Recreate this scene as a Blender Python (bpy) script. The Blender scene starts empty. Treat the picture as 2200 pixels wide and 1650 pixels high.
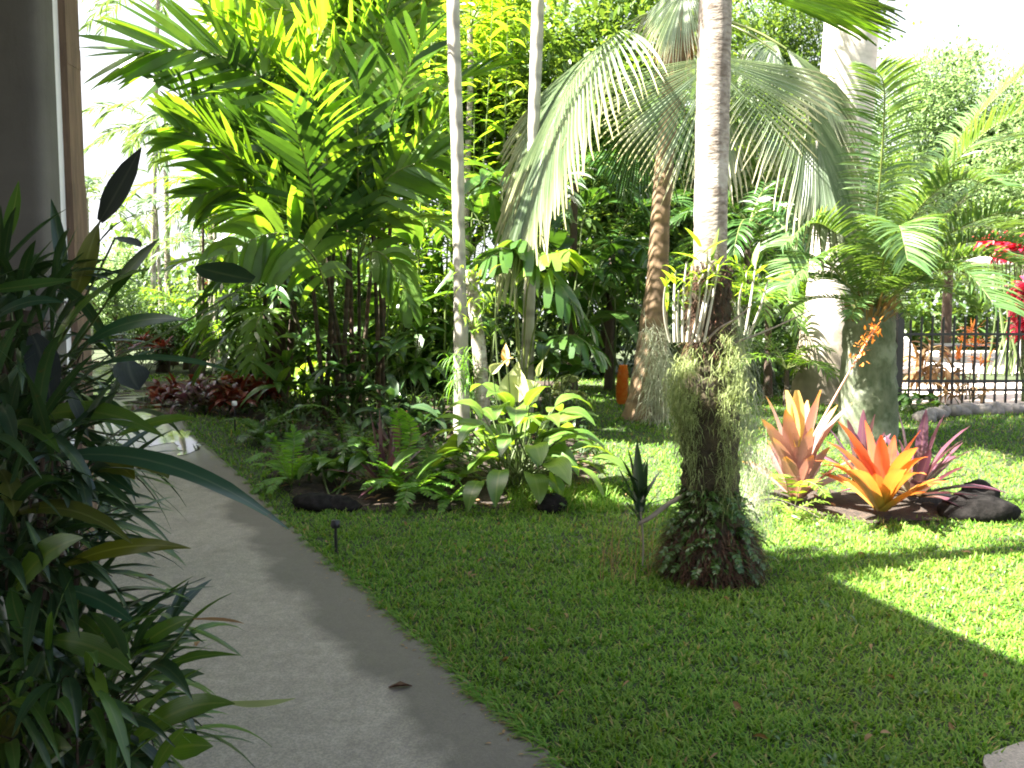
import bpy, math, random
import numpy as np
from mathutils import Vector

random.seed(7)
R = np.random.default_rng(11)
sc = bpy.context.scene
col = sc.collection

# ------------------------------------------------------------------ camera, sky, sun, exposure
CAM = np.array([0.0, 0.0, 1.6]); FPX = 2200 * 30 / 36.0; PITCH = math.atan(145 / FPX)
cd = bpy.data.cameras.new("camera"); cd.lens = 30; cd.sensor_width = 36; cd.clip_start = 0.05; cd.clip_end = 1500
cam = bpy.data.objects.new("camera", cd); col.objects.link(cam)
cam.location = CAM; cam.rotation_euler = (math.pi / 2 - PITCH, 0, 0)
sc.camera = cam

SUN_DIR = np.array([-0.93, -0.22, 1.36]); SUN_DIR /= np.linalg.norm(SUN_DIR)   # towards the sun
SUN_EL = math.asin(SUN_DIR[2]); SUN_AZ = math.atan2(SUN_DIR[0], SUN_DIR[1])
w = bpy.data.worlds.new("World"); sc.world = w; w.use_nodes = True
nt = w.node_tree
sky = nt.nodes.new("ShaderNodeTexSky"); sky.sky_type = 'NISHITA'; sky.sun_disc = False
sky.sun_elevation = SUN_EL; sky.sun_rotation = SUN_AZ
sky.air_density = 1.0; sky.dust_density = 5.0; sky.ozone_density = 0.6
bg = nt.nodes["Background"]; bg.inputs[1].default_value = 0.05
# bright white haze low in the sky, thinning out upwards
tc = nt.nodes.new("ShaderNodeTexCoord"); sx = nt.nodes.new("ShaderNodeSeparateXYZ"); nt.links.new(tc.outputs['Generated'], sx.inputs[0])
mr_ = nt.nodes.new("ShaderNodeMapRange"); mr_.interpolation_type = 'SMOOTHSTEP'; nt.links.new(sx.outputs[2], mr_.inputs[0])
mr_.inputs[1].default_value = .6; mr_.inputs[2].default_value = .2; mr_.inputs[3].default_value = .05; mr_.inputs[4].default_value = .92
hz = nt.nodes.new("ShaderNodeMix"); hz.data_type = 'RGBA'; nt.links.new(mr_.outputs[0], hz.inputs[0]); nt.links.new(sky.outputs[0], hz.inputs[6]); hz.inputs[7].default_value = (3.5, 3.55, 3.7, 1)
nt.links.new(hz.outputs[2], bg.inputs[0])
sl = bpy.data.lights.new("sun", 'SUN'); sl.energy = 5.0; sl.angle = math.radians(0.6); sl.color = (1.0, 0.95, 0.85)
so = bpy.data.objects.new("sun", sl); col.objects.link(so)
so.rotation_euler = Vector(SUN_DIR).to_track_quat('Z', 'Y').to_euler()
sc.view_settings.view_transform = 'Standard'; sc.view_settings.look = 'None'
sc.view_settings.exposure = 3.3; sc.view_settings.gamma = 1
sc.render.engine = 'CYCLES'
sc.cycles.max_bounces = 7; sc.cycles.diffuse_bounces = 4; sc.cycles.transmission_bounces = 5; sc.cycles.glossy_bounces = 3
sc.cycles.filter_width = 1.9
sc.cycles.use_denoising = True

# ------------------------------------------------------------------ places
def sstep(a, b, x):
    t = np.clip((np.asarray(x, float) - a) / (b - a), 0, 1); return t * t * (3 - 2 * t)
def gz(x, y):
    return 0.3 * sstep(6.5, 11.5, y)
def ray(px, py):
    u = (px - 1100) / FPX; v = (825 - py) / FPX
    return np.array([u, math.cos(PITCH) + v * math.sin(PITCH), -math.sin(PITCH) + v * math.cos(PITCH)])
def at(px, py, d):
    r = ray(px, py); return CAM + r * (d / r[1])
def G(px, py):
    lo, hi = 1.0, 120.0
    for _ in range(50):
        m = (lo + hi) / 2; p = at(px, py, m)
        if p[2] > gz(p[0], p[1]): lo = m
        else: hi = m
    p = at(px, py, lo); p[2] = gz(p[0], p[1]); return p
def unit(a):
    a = np.asarray(a, float); return a / (np.linalg.norm(a, axis=-1, keepdims=True) + 1e-9)
Z = np.array([0, 0, 1.0])

# ------------------------------------------------------------------ mesh builder
class MB:
    def __init__(s): s.v = []; s.t = []; s.u = []; s.q = []; s.n = 0
    def add(s, v, q, t=None, u=None):
        v = np.asarray(v, float).reshape(-1, 3); q = np.asarray(q, int).reshape(-1, 4)
        s.v.append(v); s.q.append(q + s.n)
        s.t.append(np.zeros(len(v)) if t is None else np.asarray(t, float).reshape(-1)); s.n += len(v)
        s.u.append(np.ones(len(v)) if u is None else np.asarray(u, float).reshape(-1))
    def build(s, name, mat, parent=None, loc=None, smooth=True):
        v = np.concatenate(s.v); q = np.concatenate(s.q); t = np.concatenate(s.t)
        if parent is None:
            loc = np.array(loc if loc is not None else (0, 0, 0), float); off = loc
        else:
            off = np.array(parent['_o']); loc = (0, 0, 0)
        v = v - off
        tri = q[:, 3] == q[:, 2]
        ln = np.where(tri, 3, 4); st = np.concatenate([[0], np.cumsum(ln)[:-1]])
        idx = q.reshape(-1); keep = np.ones((len(q), 4), bool); keep[tri, 3] = False
        idx = idx[keep.reshape(-1)]
        me = bpy.data.meshes.new(name)
        me.vertices.add(len(v)); me.vertices.foreach_set('co', v.astype(np.float32).reshape(-1))
        me.loops.add(len(idx)); me.loops.foreach_set('vertex_index', idx.astype(np.int32))
        me.polygons.add(len(q)); me.polygons.foreach_set('loop_start', st.astype(np.int32))
        me.polygons.foreach_set('loop_total', ln.astype(np.int32))
        me.update(calc_edges=True)
        a = me.attributes.new('t', 'FLOAT', 'POINT'); a.data.foreach_set('value', t.astype(np.float32))
        a = me.attributes.new('u', 'FLOAT', 'POINT'); a.data.foreach_set('value', np.concatenate(s.u).astype(np.float32))
        if smooth: me.polygons.foreach_set('use_smooth', np.ones(len(q), bool))
        me.validate()
        me.materials.append(mat)
        o = bpy.data.objects.new(name, me); col.objects.link(o); o.location = loc
        if parent is not None: o.parent = parent
        o['_o'] = [float(x) for x in off]
        return o
def thing(name, label, cat, loc, group=None):
    o = bpy.data.objects.new(name, None); col.objects.link(o); o.empty_display_size = 0.2
    o.location = loc; o['_o'] = [float(x) for x in loc]
    return tag(o, label, cat, group)
def tag(o, label, cat, group=None):
    o['label'] = label; o['category'] = cat
    if group: o['group'] = group
    return o
def kind(o, k, label=None):
    o['kind'] = k
    if label: o['label'] = label
    return o

def leaves(mb, P, D, L, W, grav=0.5, n=4, prof=(.4, 1, .9, .55, .03), fold=0.0, side=None, roll=0.0, ripple=0.0, t0=0.0, t1=1.0):
    """many leaf blades at once; each a strip that bends under gravity"""
    P = np.atleast_2d(np.asarray(P, float)); N = len(P)
    D = unit(np.broadcast_to(np.asarray(D, float), (N, 3)).copy())
    L = np.broadcast_to(np.asarray(L, float), (N,)); W = np.broadcast_to(np.asarray(W, float), (N,))
    grav = np.broadcast_to(np.asarray(grav, float), (N,))
    if side is None:
        s = np.cross(D, Z); bad = np.linalg.norm(s, axis=1) < .15
        s[bad] = np.stack([np.cos(np.arange(N)), np.sin(np.arange(N)), np.zeros(N)], 1)[bad]
        s = unit(s)
    else:
        s = np.broadcast_to(np.asarray(side, float), (N, 3)); s = unit(s - D * (s * D).sum(1, keepdims=True))
    roll = np.broadcast_to(np.asarray(roll, float), (N,))
    nn = np.cross(s, D)
    s = s * np.cos(roll)[:, None] + nn * np.sin(roll)[:, None]
    prof = np.interp(np.linspace(0, 1, n + 1), np.linspace(0, 1, len(prof)), prof)
    c = 3 if fold else 2
    V = np.zeros((N, n + 1, c, 3)); p = P.copy(); d = D.copy()
    ph = R.uniform(0, 6, N)
    for i in range(n + 1):
        nrm = unit(np.cross(s, d)); hw = (W * prof[i] / 2)[:, None]
        rp = nrm * (ripple * W * np.sin(ph + i * 2.1))[:, None] if ripple else 0
        if c == 2:
            V[:, i, 0] = p - s * hw + rp; V[:, i, 1] = p + s * hw - rp
        else:
            V[:, i, 0] = p - s * hw + nrm * hw * fold + rp; V[:, i, 1] = p; V[:, i, 2] = p + s * hw + nrm * hw * fold - rp
        p = p + d * (L / n)[:, None]
        d = unit(d - Z * (grav / n)[:, None])
    base = (np.arange(N) * (n + 1) * c)[:, None, None] + (np.arange(n) * c)[None, :, None] + np.arange(c - 1)[None, None, :]
    q = np.stack([base, base + 1, base + c + 1, base + c], -1)
    t = np.broadcast_to(np.linspace(t0, t1, n + 1)[None, :, None], (N, n + 1, c))
    u = np.broadcast_to(np.array([-1, 0, 1.0])[None, None, :], (N, n + 1, 3)) if c == 3 else None
    mb.add(V, q, t, u)
def bez(pts, n):
    pts = np.asarray(pts, float); t = np.linspace(0, 1, n + 1)[:, None]
    if len(pts) == 2: return pts[0] * (1 - t) + pts[1] * t
    if len(pts) == 3: return pts[0] * (1 - t) ** 2 + 2 * pts[1] * t * (1 - t) + pts[2] * t * t
    # catmull-rom through the points
    k = np.linspace(0, len(pts) - 1, n + 1); out = []
    for x in k:
        i = min(int(x), len(pts) - 2); f = x - i
        p0 = pts[max(i - 1, 0)]; p1 = pts[i]; p2 = pts[i + 1]; p3 = pts[min(i + 2, len(pts) - 1)]
        out.append(.5 * (2 * p1 + (p2 - p0) * f + (2 * p0 - 5 * p1 + 4 * p2 - p3) * f * f + (3 * p1 - p0 - 3 * p2 + p3) * f ** 3))
    return np.array(out)
def tube(mb, pts, rad, k=8, bump=0.0, cap=False):
    pts = np.asarray(pts, float); n = len(pts)
    rad = np.interp(np.linspace(0, 1, n), np.linspace(0, 1, len(np.atleast_1d(rad))), np.atleast_1d(rad))
    T = unit(np.gradient(pts, axis=0))
    a = np.array([1.0, 0, 0]) if abs(T[0][0]) < .8 else np.array([0, 1.0, 0])
    V = np.zeros((n, k, 3)); th = np.linspace(0, 2 * math.pi, k, endpoint=False)
    for i in range(n):
        a = unit(a - T[i] * (a @ T[i])); b = np.cross(T[i], a)
        r = rad[i] * (1 + (R.uniform(-bump, bump, k) if bump else np.zeros(k)))
        V[i] = pts[i] + np.cos(th)[:, None] * a * r[:, None] + np.sin(th)[:, None] * b * r[:, None]
    i = np.arange(n - 1)[:, None] * k; j = np.arange(k)[None, :]
    q = np.stack([i + j, i + (j + 1) % k, i + k + (j + 1) % k, i + k + j], -1)
    mb.add(V, q, np.repeat(np.linspace(0, 1, n), k))
    if cap:
        for e, row in ((0, 0), (n - 1, n - 1)):
            c = np.vstack([V[row], pts[row][None]]); f = [[k, x, (x + 1) % k, (x + 1) % k] for x in range(k)]
            mb.add(c, f, np.full(k + 1, float(e > 0)))
def box(mb, a, b):
    x0, y0, z0 = a; x1, y1, z1 = b
    v = [(x0, y0, z0), (x1, y0, z0), (x1, y1, z0), (x0, y1, z0), (x0, y0, z1), (x1, y0, z1), (x1, y1, z1), (x0, y1, z1)]
    for f in ((0, 3, 2, 1), (4, 5, 6, 7), (0, 1, 5, 4), (1, 2, 6, 5), (2, 3, 7, 6), (3, 0, 4, 7)):
        mb.add([v[i] for i in f], [[0, 1, 2, 3]])
def strand(p, d, L, n, grav):
    out = [np.array(p, float)]; d = unit(d)
    for i in range(n):
        out.append(out[-1] + d * L / n); d = unit(d - Z * grav / n)
    return np.array(out)
BLUNT = (.45, .75, .95, 1.0, .85, .5)
POINT = (.5, 1, .95, .7, .05)
def frond(mb, mr, rp, nl, ll, lw, lgrav=.5, pet=.15, prof=POINT, vee=.25, a0=75, a1=25, seg=4, rr=.012, jit=.12, side=None, taper=.45, miss=0.0):
    """pinnate leaf: a rachis polyline rp with nl leaflets a side"""
    rp = np.asarray(rp, float); n = len(rp)
    tube(mr, rp, [rr, rr * .75, rr * .25], 5)
    T = unit(np.gradient(rp, axis=0)); s = np.linspace(0, 1, n)
    Ps, Ds, Ls, Ss = [], [], [], []
    for sg in (-1, 1):
        for k in range(nl):
            u = (k + .5 + random.uniform(-.25, .25)) / nl; x = pet + (1 - pet) * u
            if random.random() < miss: continue
            p = np.array([np.interp(x, s, rp[:, c]) for c in range(3)]); t = unit(np.array([np.interp(x, s, T[:, c]) for c in range(3)]))
            S = np.cross(t, Z) if side is None else np.asarray(side, float)
            if np.linalg.norm(S) < .1: S = np.array([1.0, 0, 0])
            S = unit(S - t * (S @ t)); N = np.cross(S, t)
            a = math.radians(a0 + (a1 - a0) * u) + random.gauss(0, jit)
            d = t * math.cos(a) + S * sg * math.sin(a) + N * (vee + random.gauss(0, jit))
            Ps.append(p); Ds.append(d); Ss.append(t + N * random.gauss(0, .35))
            Ls.append(ll * (taper + (1 - taper) * math.sin(math.pi * (.14 + .8 * u))) * random.uniform(.9, 1.08))
    N = len(Ps)
    leaves(mb, Ps, Ds, Ls, lw * R.uniform(.8, 1.15, N), lgrav * R.uniform(.7, 1.3, N), seg, prof, 0, Ss)
def fan(mb, hub, axis, side, Rr, n=44, spread=150, join=.5, grav=(.15, 1.4), pleat=.05, seg=9, lenv=.14, costa=0.0, cgrav=1.2, fold=.22):
    """palmate leaf of folded segments, joined near the hub, split and hanging at the tips"""
    A = unit(axis); B = np.asarray(side, float); B = unit(B - A * (B @ A)); Nn = np.cross(A, B)
    ang = np.radians(np.linspace(-spread, spread, n)); st = ang[1] - ang[0]
    cs = strand(hub, A, max(costa, .001) * Rr, 12, cgrav); ct = unit(np.gradient(cs, axis=0)); ce = max(math.cos(math.radians(spread)), -.2); ci = np.clip((np.cos(ang) - ce) / (1 - ce), 0, 1) ** 1.4 * 12
    at_ = lambda X: np.stack([np.interp(ci, np.arange(13), X[:, k_]) for k_ in range(3)], 1)
    p0 = at_(cs); Ak = unit(at_(ct)); Bk = unit(B - Ak * (Ak @ B)[:, None]); Nk = np.cross(Ak, Bk)
    d = np.cos(ang)[:, None] * Ak + np.sin(ang)[:, None] * Bk + Nk * (fold * np.abs(np.sin(ang)))[:, None]
    d = unit(d); Lk = Rr * (1 - costa * .55 * np.cos(ang)) * (.75 + .25 * np.cos(ang * .6)) * R.uniform(1 - lenv, 1 + lenv * .6, n)
    P = np.zeros((n, seg + 1, 3)); p = p0.copy()
    for i in range(seg + 1):
        P[:, i] = p; u = i / seg
        p = p + d * (Lk / seg)[:, None]
        g = grav[0] if u < join else grav[1]
        d = unit(d - Z * (g / seg) * R.uniform(.6, 1.4, (n, 1)) + R.normal(0, .05 if u > join else .0, (n, 3)))
    u = np.linspace(0, 1, seg + 1)
    tp = np.where(u <= join, 1, np.clip((1 - u) / (1 - join), 0, 1) ** .9 * np.clip(1 - (u - join) * .5, 0, 1)); tp[-1] = .02
    prev = np.concatenate([2 * P[:1] - P[1:2], P[:-1]]); nxt = np.concatenate([P[1:], 2 * P[-1:] - P[-2:-1]])
    hw = (2 * math.sin(st / 2)) * (u * Rr)[None, :, None] * .5
    l = prev - P; r = nxt - P
    lim = lambda x: unit(x) * np.minimum(np.linalg.norm(x, axis=-1, keepdims=True) * .5, hw * 1.05 + .001)
    pl = (u * Rr * pleat)[None, :, None] * Nn
    V = np.stack([P + lim(l) * tp[None, :, None] - pl * tp[None, :, None], P + pl * .3, P + lim(r) * tp[None, :, None] - pl * tp[None, :, None]], 2)
    b = (np.arange(n) * (seg + 1) * 3)[:, None, None] + (np.arange(seg) * 3)[None, :, None] + np.arange(2)[None, None, :]
    mb.add(V, np.stack([b, b + 1, b + 4, b + 3], -1), np.broadcast_to(u[None, :, None], (n, seg + 1, 3)))
def rock(mb, c, r, seed=0, k=14):
    """lumpy boulder"""
    rg = np.random.default_rng(seed); c = np.asarray(c, float)
    nu, nv = k, k; th = np.linspace(0, 2 * math.pi, nu, endpoint=False); ph = np.linspace(-math.pi / 2, math.pi / 2, nv)
    ws = [(rg.normal(size=3) * 1.6, rg.uniform(0, 6), rg.uniform(.05, .14)) for _ in range(7)] + [(rg.normal(size=3) * 5, rg.uniform(0, 6), .03) for _ in range(6)]
    V = np.zeros((nv, nu, 3))
    for i, f in enumerate(ph):
        d = np.stack([np.cos(f) * np.cos(th), np.cos(f) * np.sin(th), np.full(nu, np.sin(f))], 1)
        m = 1 + sum(a * np.sin(d @ w_ + o) for w_, o, a in ws)
        V[i] = c + d * m[:, None] * np.asarray(r)
    i = np.arange(nv - 1)[:, None] * nu; j = np.arange(nu)[None, :]
    mb.add(V, np.stack([i + j, i + (j + 1) % nu, i + nu + (j + 1) % nu, i + nu + j], -1))

# ------------------------------------------------------------------ materials
def new_mat(name):
    m = bpy.data.materials.new(name); m.use_nodes = True
    return m, m.node_tree, m.node_tree.nodes["Principled BSDF"], m.node_tree.nodes["Material Output"]
def mixc(nt, fac, a, b, mode='MIX'):
    x = nt.nodes.new("ShaderNodeMix"); x.data_type = 'RGBA'; x.blend_type = mode
    for sock, v in ((x.inputs[0], fac), (x.inputs[6], a), (x.inputs[7], b)):
        if hasattr(v, 'links'): nt.links.new(v, sock)
        elif isinstance(v, (int, float)): sock.default_value = v
        else: sock.default_value = (*v[:3], 1)
    return x.outputs[2]
def noise(nt, scale, detail=3, coord='Object', rough=.6, stretch=None):
    tc = nt.nodes.new("ShaderNodeTexCoord"); n = nt.nodes.new("ShaderNodeTexNoise")
    n.inputs['Scale'].default_value = scale; n.inputs['Detail'].default_value = detail; n.inputs['Roughness'].default_value = rough
    src = tc.outputs[coord]
    if stretch:
        mp = nt.nodes.new("ShaderNodeMapping"); mp.inputs['Scale'].default_value = stretch; nt.links.new(src, mp.inputs[0]); src = mp.outputs[0]
    nt.links.new(src, n.inputs['Vector']); return n.outputs['Fac']
def ramp(nt, src, a, b, c=0.0, d=1.0):
    m = nt.nodes.new("ShaderNodeMapRange"); nt.links.new(src, m.inputs[0])
    m.inputs[1].default_value = a; m.inputs[2].default_value = b; m.inputs[3].default_value = c; m.inputs[4].default_value = d
    return m.outputs[0]
def attr(nt, name='t'):
    a = nt.nodes.new("ShaderNodeAttribute"); a.attribute_name = name; return a.outputs['Fac']
def bump(nt, bs, h, s=.5, dist=.02):
    b = nt.nodes.new("ShaderNodeBump"); b.inputs['Strength'].default_value = s; b.inputs['Distance'].default_value = dist
    nt.links.new(h, b.inputs['Height']); nt.links.new(b.outputs[0], bs.inputs['Normal'])
def leaf_mat(name, a, b, tip=None, tip0=.6, base=None, base1=.4, trans=.38, rough=.42, tcol=None, spec=.5, blotch=.35, vein=None, spots=0, patch=None):
    m, nt, bs, out = new_mat(name)
    g = nt.nodes.new("ShaderNodeNewGeometry"); c = mixc(nt, g.outputs['Random Per Island'], a, b)
    if blotch:
        n = noise(nt, 6, 2); c = mixc(nt, ramp(nt, n, .35, .75, 0, blotch), c, tuple(x * .45 for x in a))
    if base: c = mixc(nt, ramp(nt, attr(nt), 0, base1, 1, 0), c, base)
    if tip: c = mixc(nt, ramp(nt, attr(nt), tip0, 1), c, tip)
    if vein:
        ab = nt.nodes.new("ShaderNodeMath"); ab.operation = 'ABSOLUTE'; nt.links.new(attr(nt, 'u'), ab.inputs[0])
        c = mixc(nt, ramp(nt, ab.outputs[0], .04, .13, .75, 0), c, vein)
        sn = nt.nodes.new("ShaderNodeMath"); sn.operation = 'SINE'; ml_ = nt.nodes.new("ShaderNodeMath"); ml_.operation = 'MULTIPLY'; ml_.inputs[1].default_value = 34
        nt.links.new(ab.outputs[0], ml_.inputs[0]); nt.links.new(ml_.outputs[0], sn.inputs[0])
        c = mixc(nt, ramp(nt, sn.outputs[0], -1, 1, 0, .28), c, tuple(x * .5 for x in a))
    if spots: c = mixc(nt, ramp(nt, noise(nt, 38, 3), .66, .72, 0, spots), c, (.10, .06, .02))
    if patch:
        c = mixc(nt, ramp(nt, noise(nt, .9, 4), .45, .68, 0, .4), c, patch)
        g2 = nt.nodes.new("ShaderNodeNewGeometry"); c = mixc(nt, ramp(nt, g2.outputs['Random Per Island'], .93, .97, 0, .85), c, (.36, .27, .12))
    nt.links.new(c, bs.inputs['Base Color']); bs.inputs['Roughness'].default_value = rough
    bs.inputs['Specular IOR Level'].default_value = spec
    tr = nt.nodes.new("ShaderNodeBsdfTranslucent")
    nt.links.new(mixc(nt, 1.0, c, tcol or (2.3, 2.0, .7), 'MULTIPLY'), tr.inputs[0])
    mx = nt.nodes.new("ShaderNodeMixShader"); mx.inputs[0].default_value = trans
    nt.links.new(bs.outputs[0], mx.inputs[1]); nt.links.new(tr.outputs[0], mx.inputs[2]); nt.links.new(mx.outputs[0], out.inputs[0])
    return m
def bark_mat(name, a, b, scale=9, ring=0, stretch=(1, 1, .35), rough=.85, spot=None, bs_=.6):
    m, nt, bs, out = new_mat(name)
    n = noise(nt, scale, 5, stretch=stretch); c = mixc(nt, ramp(nt, n, .35, .65), a, b)
    if spot: c = mixc(nt, ramp(nt, noise(nt, 3.3, 4), .5, .62, 0, .9), c, spot)
    h = n
    if ring:
        tc = nt.nodes.new("ShaderNodeTexCoord"); wv = nt.nodes.new("ShaderNodeTexWave"); wv.bands_direction = 'Z'
        wv.inputs['Scale'].default_value = ring; wv.inputs['Distortion'].default_value = 1.2; wv.inputs['Detail'].default_value = 3
        nt.links.new(tc.outputs['Object'], wv.inputs['Vector'])
        c = mixc(nt, ramp(nt, wv.outputs['Fac'], .0, .22, .6, 0), c, tuple(x * .35 for x in a)); h = wv.outputs['Fac']
    nt.links.new(c, bs.inputs['Base Color']); bs.inputs['Roughness'].default_value = rough
    bump(nt, bs, h, bs_, .02); return m
def plain(name, a, rough=.6, metal=0, var=.25, scale=12):
    m, nt, bs, out = new_mat(name)
    c = mixc(nt, ramp(nt, noise(nt, scale, 4), .3, .7, 0, var * 2), a, tuple(x * .6 for x in a))
    nt.links.new(c, bs.inputs['Base Color']); bs.inputs['Roughness'].default_value = rough; bs.inputs['Metallic'].default_value = metal
    return m

M = {}
M['grass'] = leaf_mat('grass_blade', (.045, .155, .014), (.15, .29, .035), tip=(.23, .33, .06), tip0=.5, trans=.35, rough=.5, blotch=0, tcol=(1.7, 1.6, .8), patch=(.14, .20, .03), spec=.22)
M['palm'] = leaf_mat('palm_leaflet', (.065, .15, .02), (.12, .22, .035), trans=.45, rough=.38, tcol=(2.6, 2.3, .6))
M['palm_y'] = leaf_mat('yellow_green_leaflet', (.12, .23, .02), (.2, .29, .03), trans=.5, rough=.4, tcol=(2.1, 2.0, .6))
M['palm_d'] = leaf_mat('dark_leaflet', (.025, .07, .014), (.045, .11, .022), trans=.25, rough=.33)  # dark green that puts shade into leaves deep in the thicket
M['palm_far'] = leaf_mat('far_palm_leaflet', (.07, .13, .07), (.11, .18, .09), trans=.3, rough=.5)
M['rachis'] = plain('rachis', (.16, .2, .05), .45)
M['rachis_d'] = plain('dark_rachis', (.06, .07, .03), .5)
M['fan'] = leaf_mat('fan_segment', (.17, .24, .145), (.27, .33, .22), tip=(.64, .6, .47), tip0=.62, trans=.28, rough=.38, tcol=(1.35, 1.4, 1.0), spec=.6)
M['fan_d'] = leaf_mat('old_fan_segment', (.14, .21, .12), (.23, .28, .17), tip=(.6, .47, .26), tip0=.66, trans=.3, rough=.5)
M['dry'] = leaf_mat('dry_leaf', (.22, .13, .06), (.36, .22, .1), trans=.25, rough=.7, tcol=(1.5, 1.3, .8))
M['cycad'] = leaf_mat('cycad_leaflet', (.06, .135, .04), (.125, .21, .065), trans=.3, rough=.32, spec=.7)
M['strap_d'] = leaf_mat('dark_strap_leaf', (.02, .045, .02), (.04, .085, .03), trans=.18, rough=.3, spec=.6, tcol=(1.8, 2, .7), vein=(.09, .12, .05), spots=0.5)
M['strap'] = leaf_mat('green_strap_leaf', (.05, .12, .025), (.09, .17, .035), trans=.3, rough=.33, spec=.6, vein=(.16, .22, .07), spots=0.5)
M['strap_o'] = leaf_mat('olive_strap_leaf', (.08, .10, .02), (.13, .15, .03), trans=.3, rough=.35, vein=(.2, .22, .08), spots=0.5)
M['strap_b'] = leaf_mat('blue_green_strap_leaf', (.03, .085, .045), (.05, .11, .06), trans=.2, rough=.28, spec=.7, tcol=(1.4, 1.6, 1.1), vein=(.14, .19, .11), spots=0.5)
M['purple'] = leaf_mat('dark_purple_leaf', (.025, .035, .032), (.04, .045, .042), trans=.15, rough=.55, tcol=(1.4, 1.4, 1.3), vein=(.08, .09, .07), spec=.35)
M['broad'] = leaf_mat('broad_leaf', (.045, .12, .022), (.09, .18, .035), trans=.35, rough=.32, spec=.6, vein=(.15, .22, .07), spots=0.5)
M['lily'] = leaf_mat('lily_leaf', (.07, .16, .025), (.16, .25, .04), trans=.4, rough=.33, spec=.7, vein=(.2, .28, .08), spots=0.25)
M['fern'] = leaf_mat('fern_leaflet', (.075, .2, .022), (.13, .28, .04), trans=.4, rough=.5)
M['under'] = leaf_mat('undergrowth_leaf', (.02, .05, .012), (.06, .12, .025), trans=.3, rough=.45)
M['bright'] = leaf_mat('bright_leaf', (.11, .22, .03), (.2, .3, .04), trans=.45, rough=.4)
M['cane'] = plain('ginger_cane', (.12, .17, .04), .5)
M['redleaf'] = leaf_mat('red_leaf', (.10, .018, .018), (.2, .05, .025), trans=.3, rough=.4, tcol=(1.8, 1.2, .8))
M['pink'] = leaf_mat('crimson_leaf', (.45, .02, .06), (.6, .05, .10), trans=.4, rough=.45, tcol=(1.4, 1, 1), blotch=.15)
M['brom_o'] = leaf_mat('orange_bromeliad_leaf', (.52, .13, .085), (.58, .19, .09), base=(.54, .24, .07), base1=.5, tip=(.66, .13, .04), tip0=.7, trans=.3, rough=.3, tcol=(1.3, 1.1, .7), spec=.6, blotch=.12, vein=(.6, .2, .06), spots=0.5)
M['brom_y'] = leaf_mat('golden_bromeliad_leaf', (.56, .22, .05), (.62, .31, .07), base=(.36, .30, .07), base1=.35, tip=(.62, .14, .05), tip0=.6, trans=.3, rough=.32, tcol=(1.3, 1.1, .7), blotch=.25, vein=(.62, .3, .08), spots=.4)
M['brom_p'] = leaf_mat('rosy_bromeliad_leaf', (.36, .20, .19), (.44, .27, .23), tip=(.75, .36, .05), tip0=.82, trans=.28, rough=.32, tcol=(1.3, 1.0, .7), spec=.6, blotch=.2, vein=(.42, .27, .2), spots=0.5)
M['brom_v'] = leaf_mat('purple_bromeliad_leaf', (.06, .025, .045), (.22, .09, .13), base=(.14, .13, .05), base1=.55, trans=.22, rough=.3, tcol=(1.6, 1.2, 1.1), spec=.7, blotch=.2, vein=(.2, .1, .1), spots=0.5)
M['spathe'] = leaf_mat('spathe', (.5, .55, .25), (.6, .62, .33), trans=.4, rough=.4, tcol=(1.2, 1.2, .8), blotch=.15)
M['flower_y'] = leaf_mat('yellow_flower', (.7, .45, .12), (.75, .55, .2), trans=.3, rough=.5, tcol=(1.2, 1.1, .8), blotch=.1)
M['orange_f'] = leaf_mat('orange_flower', (.65, .18, .03), (.7, .3, .05), trans=.3, rough=.5, tcol=(1.2, 1.1, .8), blotch=.1)
M['cream'] = leaf_mat('cream_leaf', (.42, .45, .22), (.3, .38, .14), trans=.3, rough=.5, tcol=(1.3, 1.3, .8))
M['moss'] = leaf_mat('hanging_moss', (.14, .185, .06), (.29, .34, .14), trans=.35, rough=.8, tcol=(1.3, 1.3, .9), blotch=0)
M['moss_g'] = leaf_mat('grey_moss', (.3, .33, .24), (.44, .46, .34), trans=.35, rough=.8, tcol=(1.2, 1.2, 1.0), blotch=0)
M['fiber'] = leaf_mat('root_fibre', (.035, .022, .014), (.13, .06, .03), trans=.1, rough=.9, tcol=(1.2, 1, .8), blotch=0)
M['rootcore'] = bark_mat('dark_root_mass', (.03, .024, .015), (.075, .06, .03), 26, stretch=(1, 1, .6), rough=.95, bs_=1.0)
M['canew'] = plain('pale_cane', (.5, .48, .38), .6)
M['twig'] = plain('dry_twig', (.24, .2, .15), .8)
M['tree_far'] = leaf_mat('far_tree_leaf', (.13, .20, .09), (.22, .30, .15), trans=.4, rough=.55, tcol=(1.6, 1.7, 1.1), spec=.25)  # leaf colour lightened for the hazy, overexposed look of far trees
M['tree_mid'] = leaf_mat('mid_tree_leaf', (.05, .11, .03), (.11, .18, .045), trans=.35, rough=.5)
M['bark_grey'] = bark_mat('grey_palm_bark', (.34, .30, .25), (.14, .11, .085), 15, ring=0, stretch=(1, 1, 2.6), spot=(.46, .44, .38))
M['bark_ring'] = bark_mat('ringed_palm_bark', (.42, .40, .35), (.3, .28, .23), 10, ring=.9)
M['bark_royal'] = bark_mat('royal_palm_bark', (.62, .56, .5), (.47, .42, .37), 5, ring=0, stretch=(1, 1, 2.5), bs_=.3)
nt_ = M['bark_royal'].node_tree; bs_ = nt_.nodes["Principled BSDF"]; c_ = bs_.inputs['Base Color'].links[0].from_socket
tc_ = nt_.nodes.new("ShaderNodeTexCoord"); sx_ = nt_.nodes.new("ShaderNodeSeparateXYZ"); nt_.links.new(tc_.outputs['Object'], sx_.inputs[0])
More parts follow.
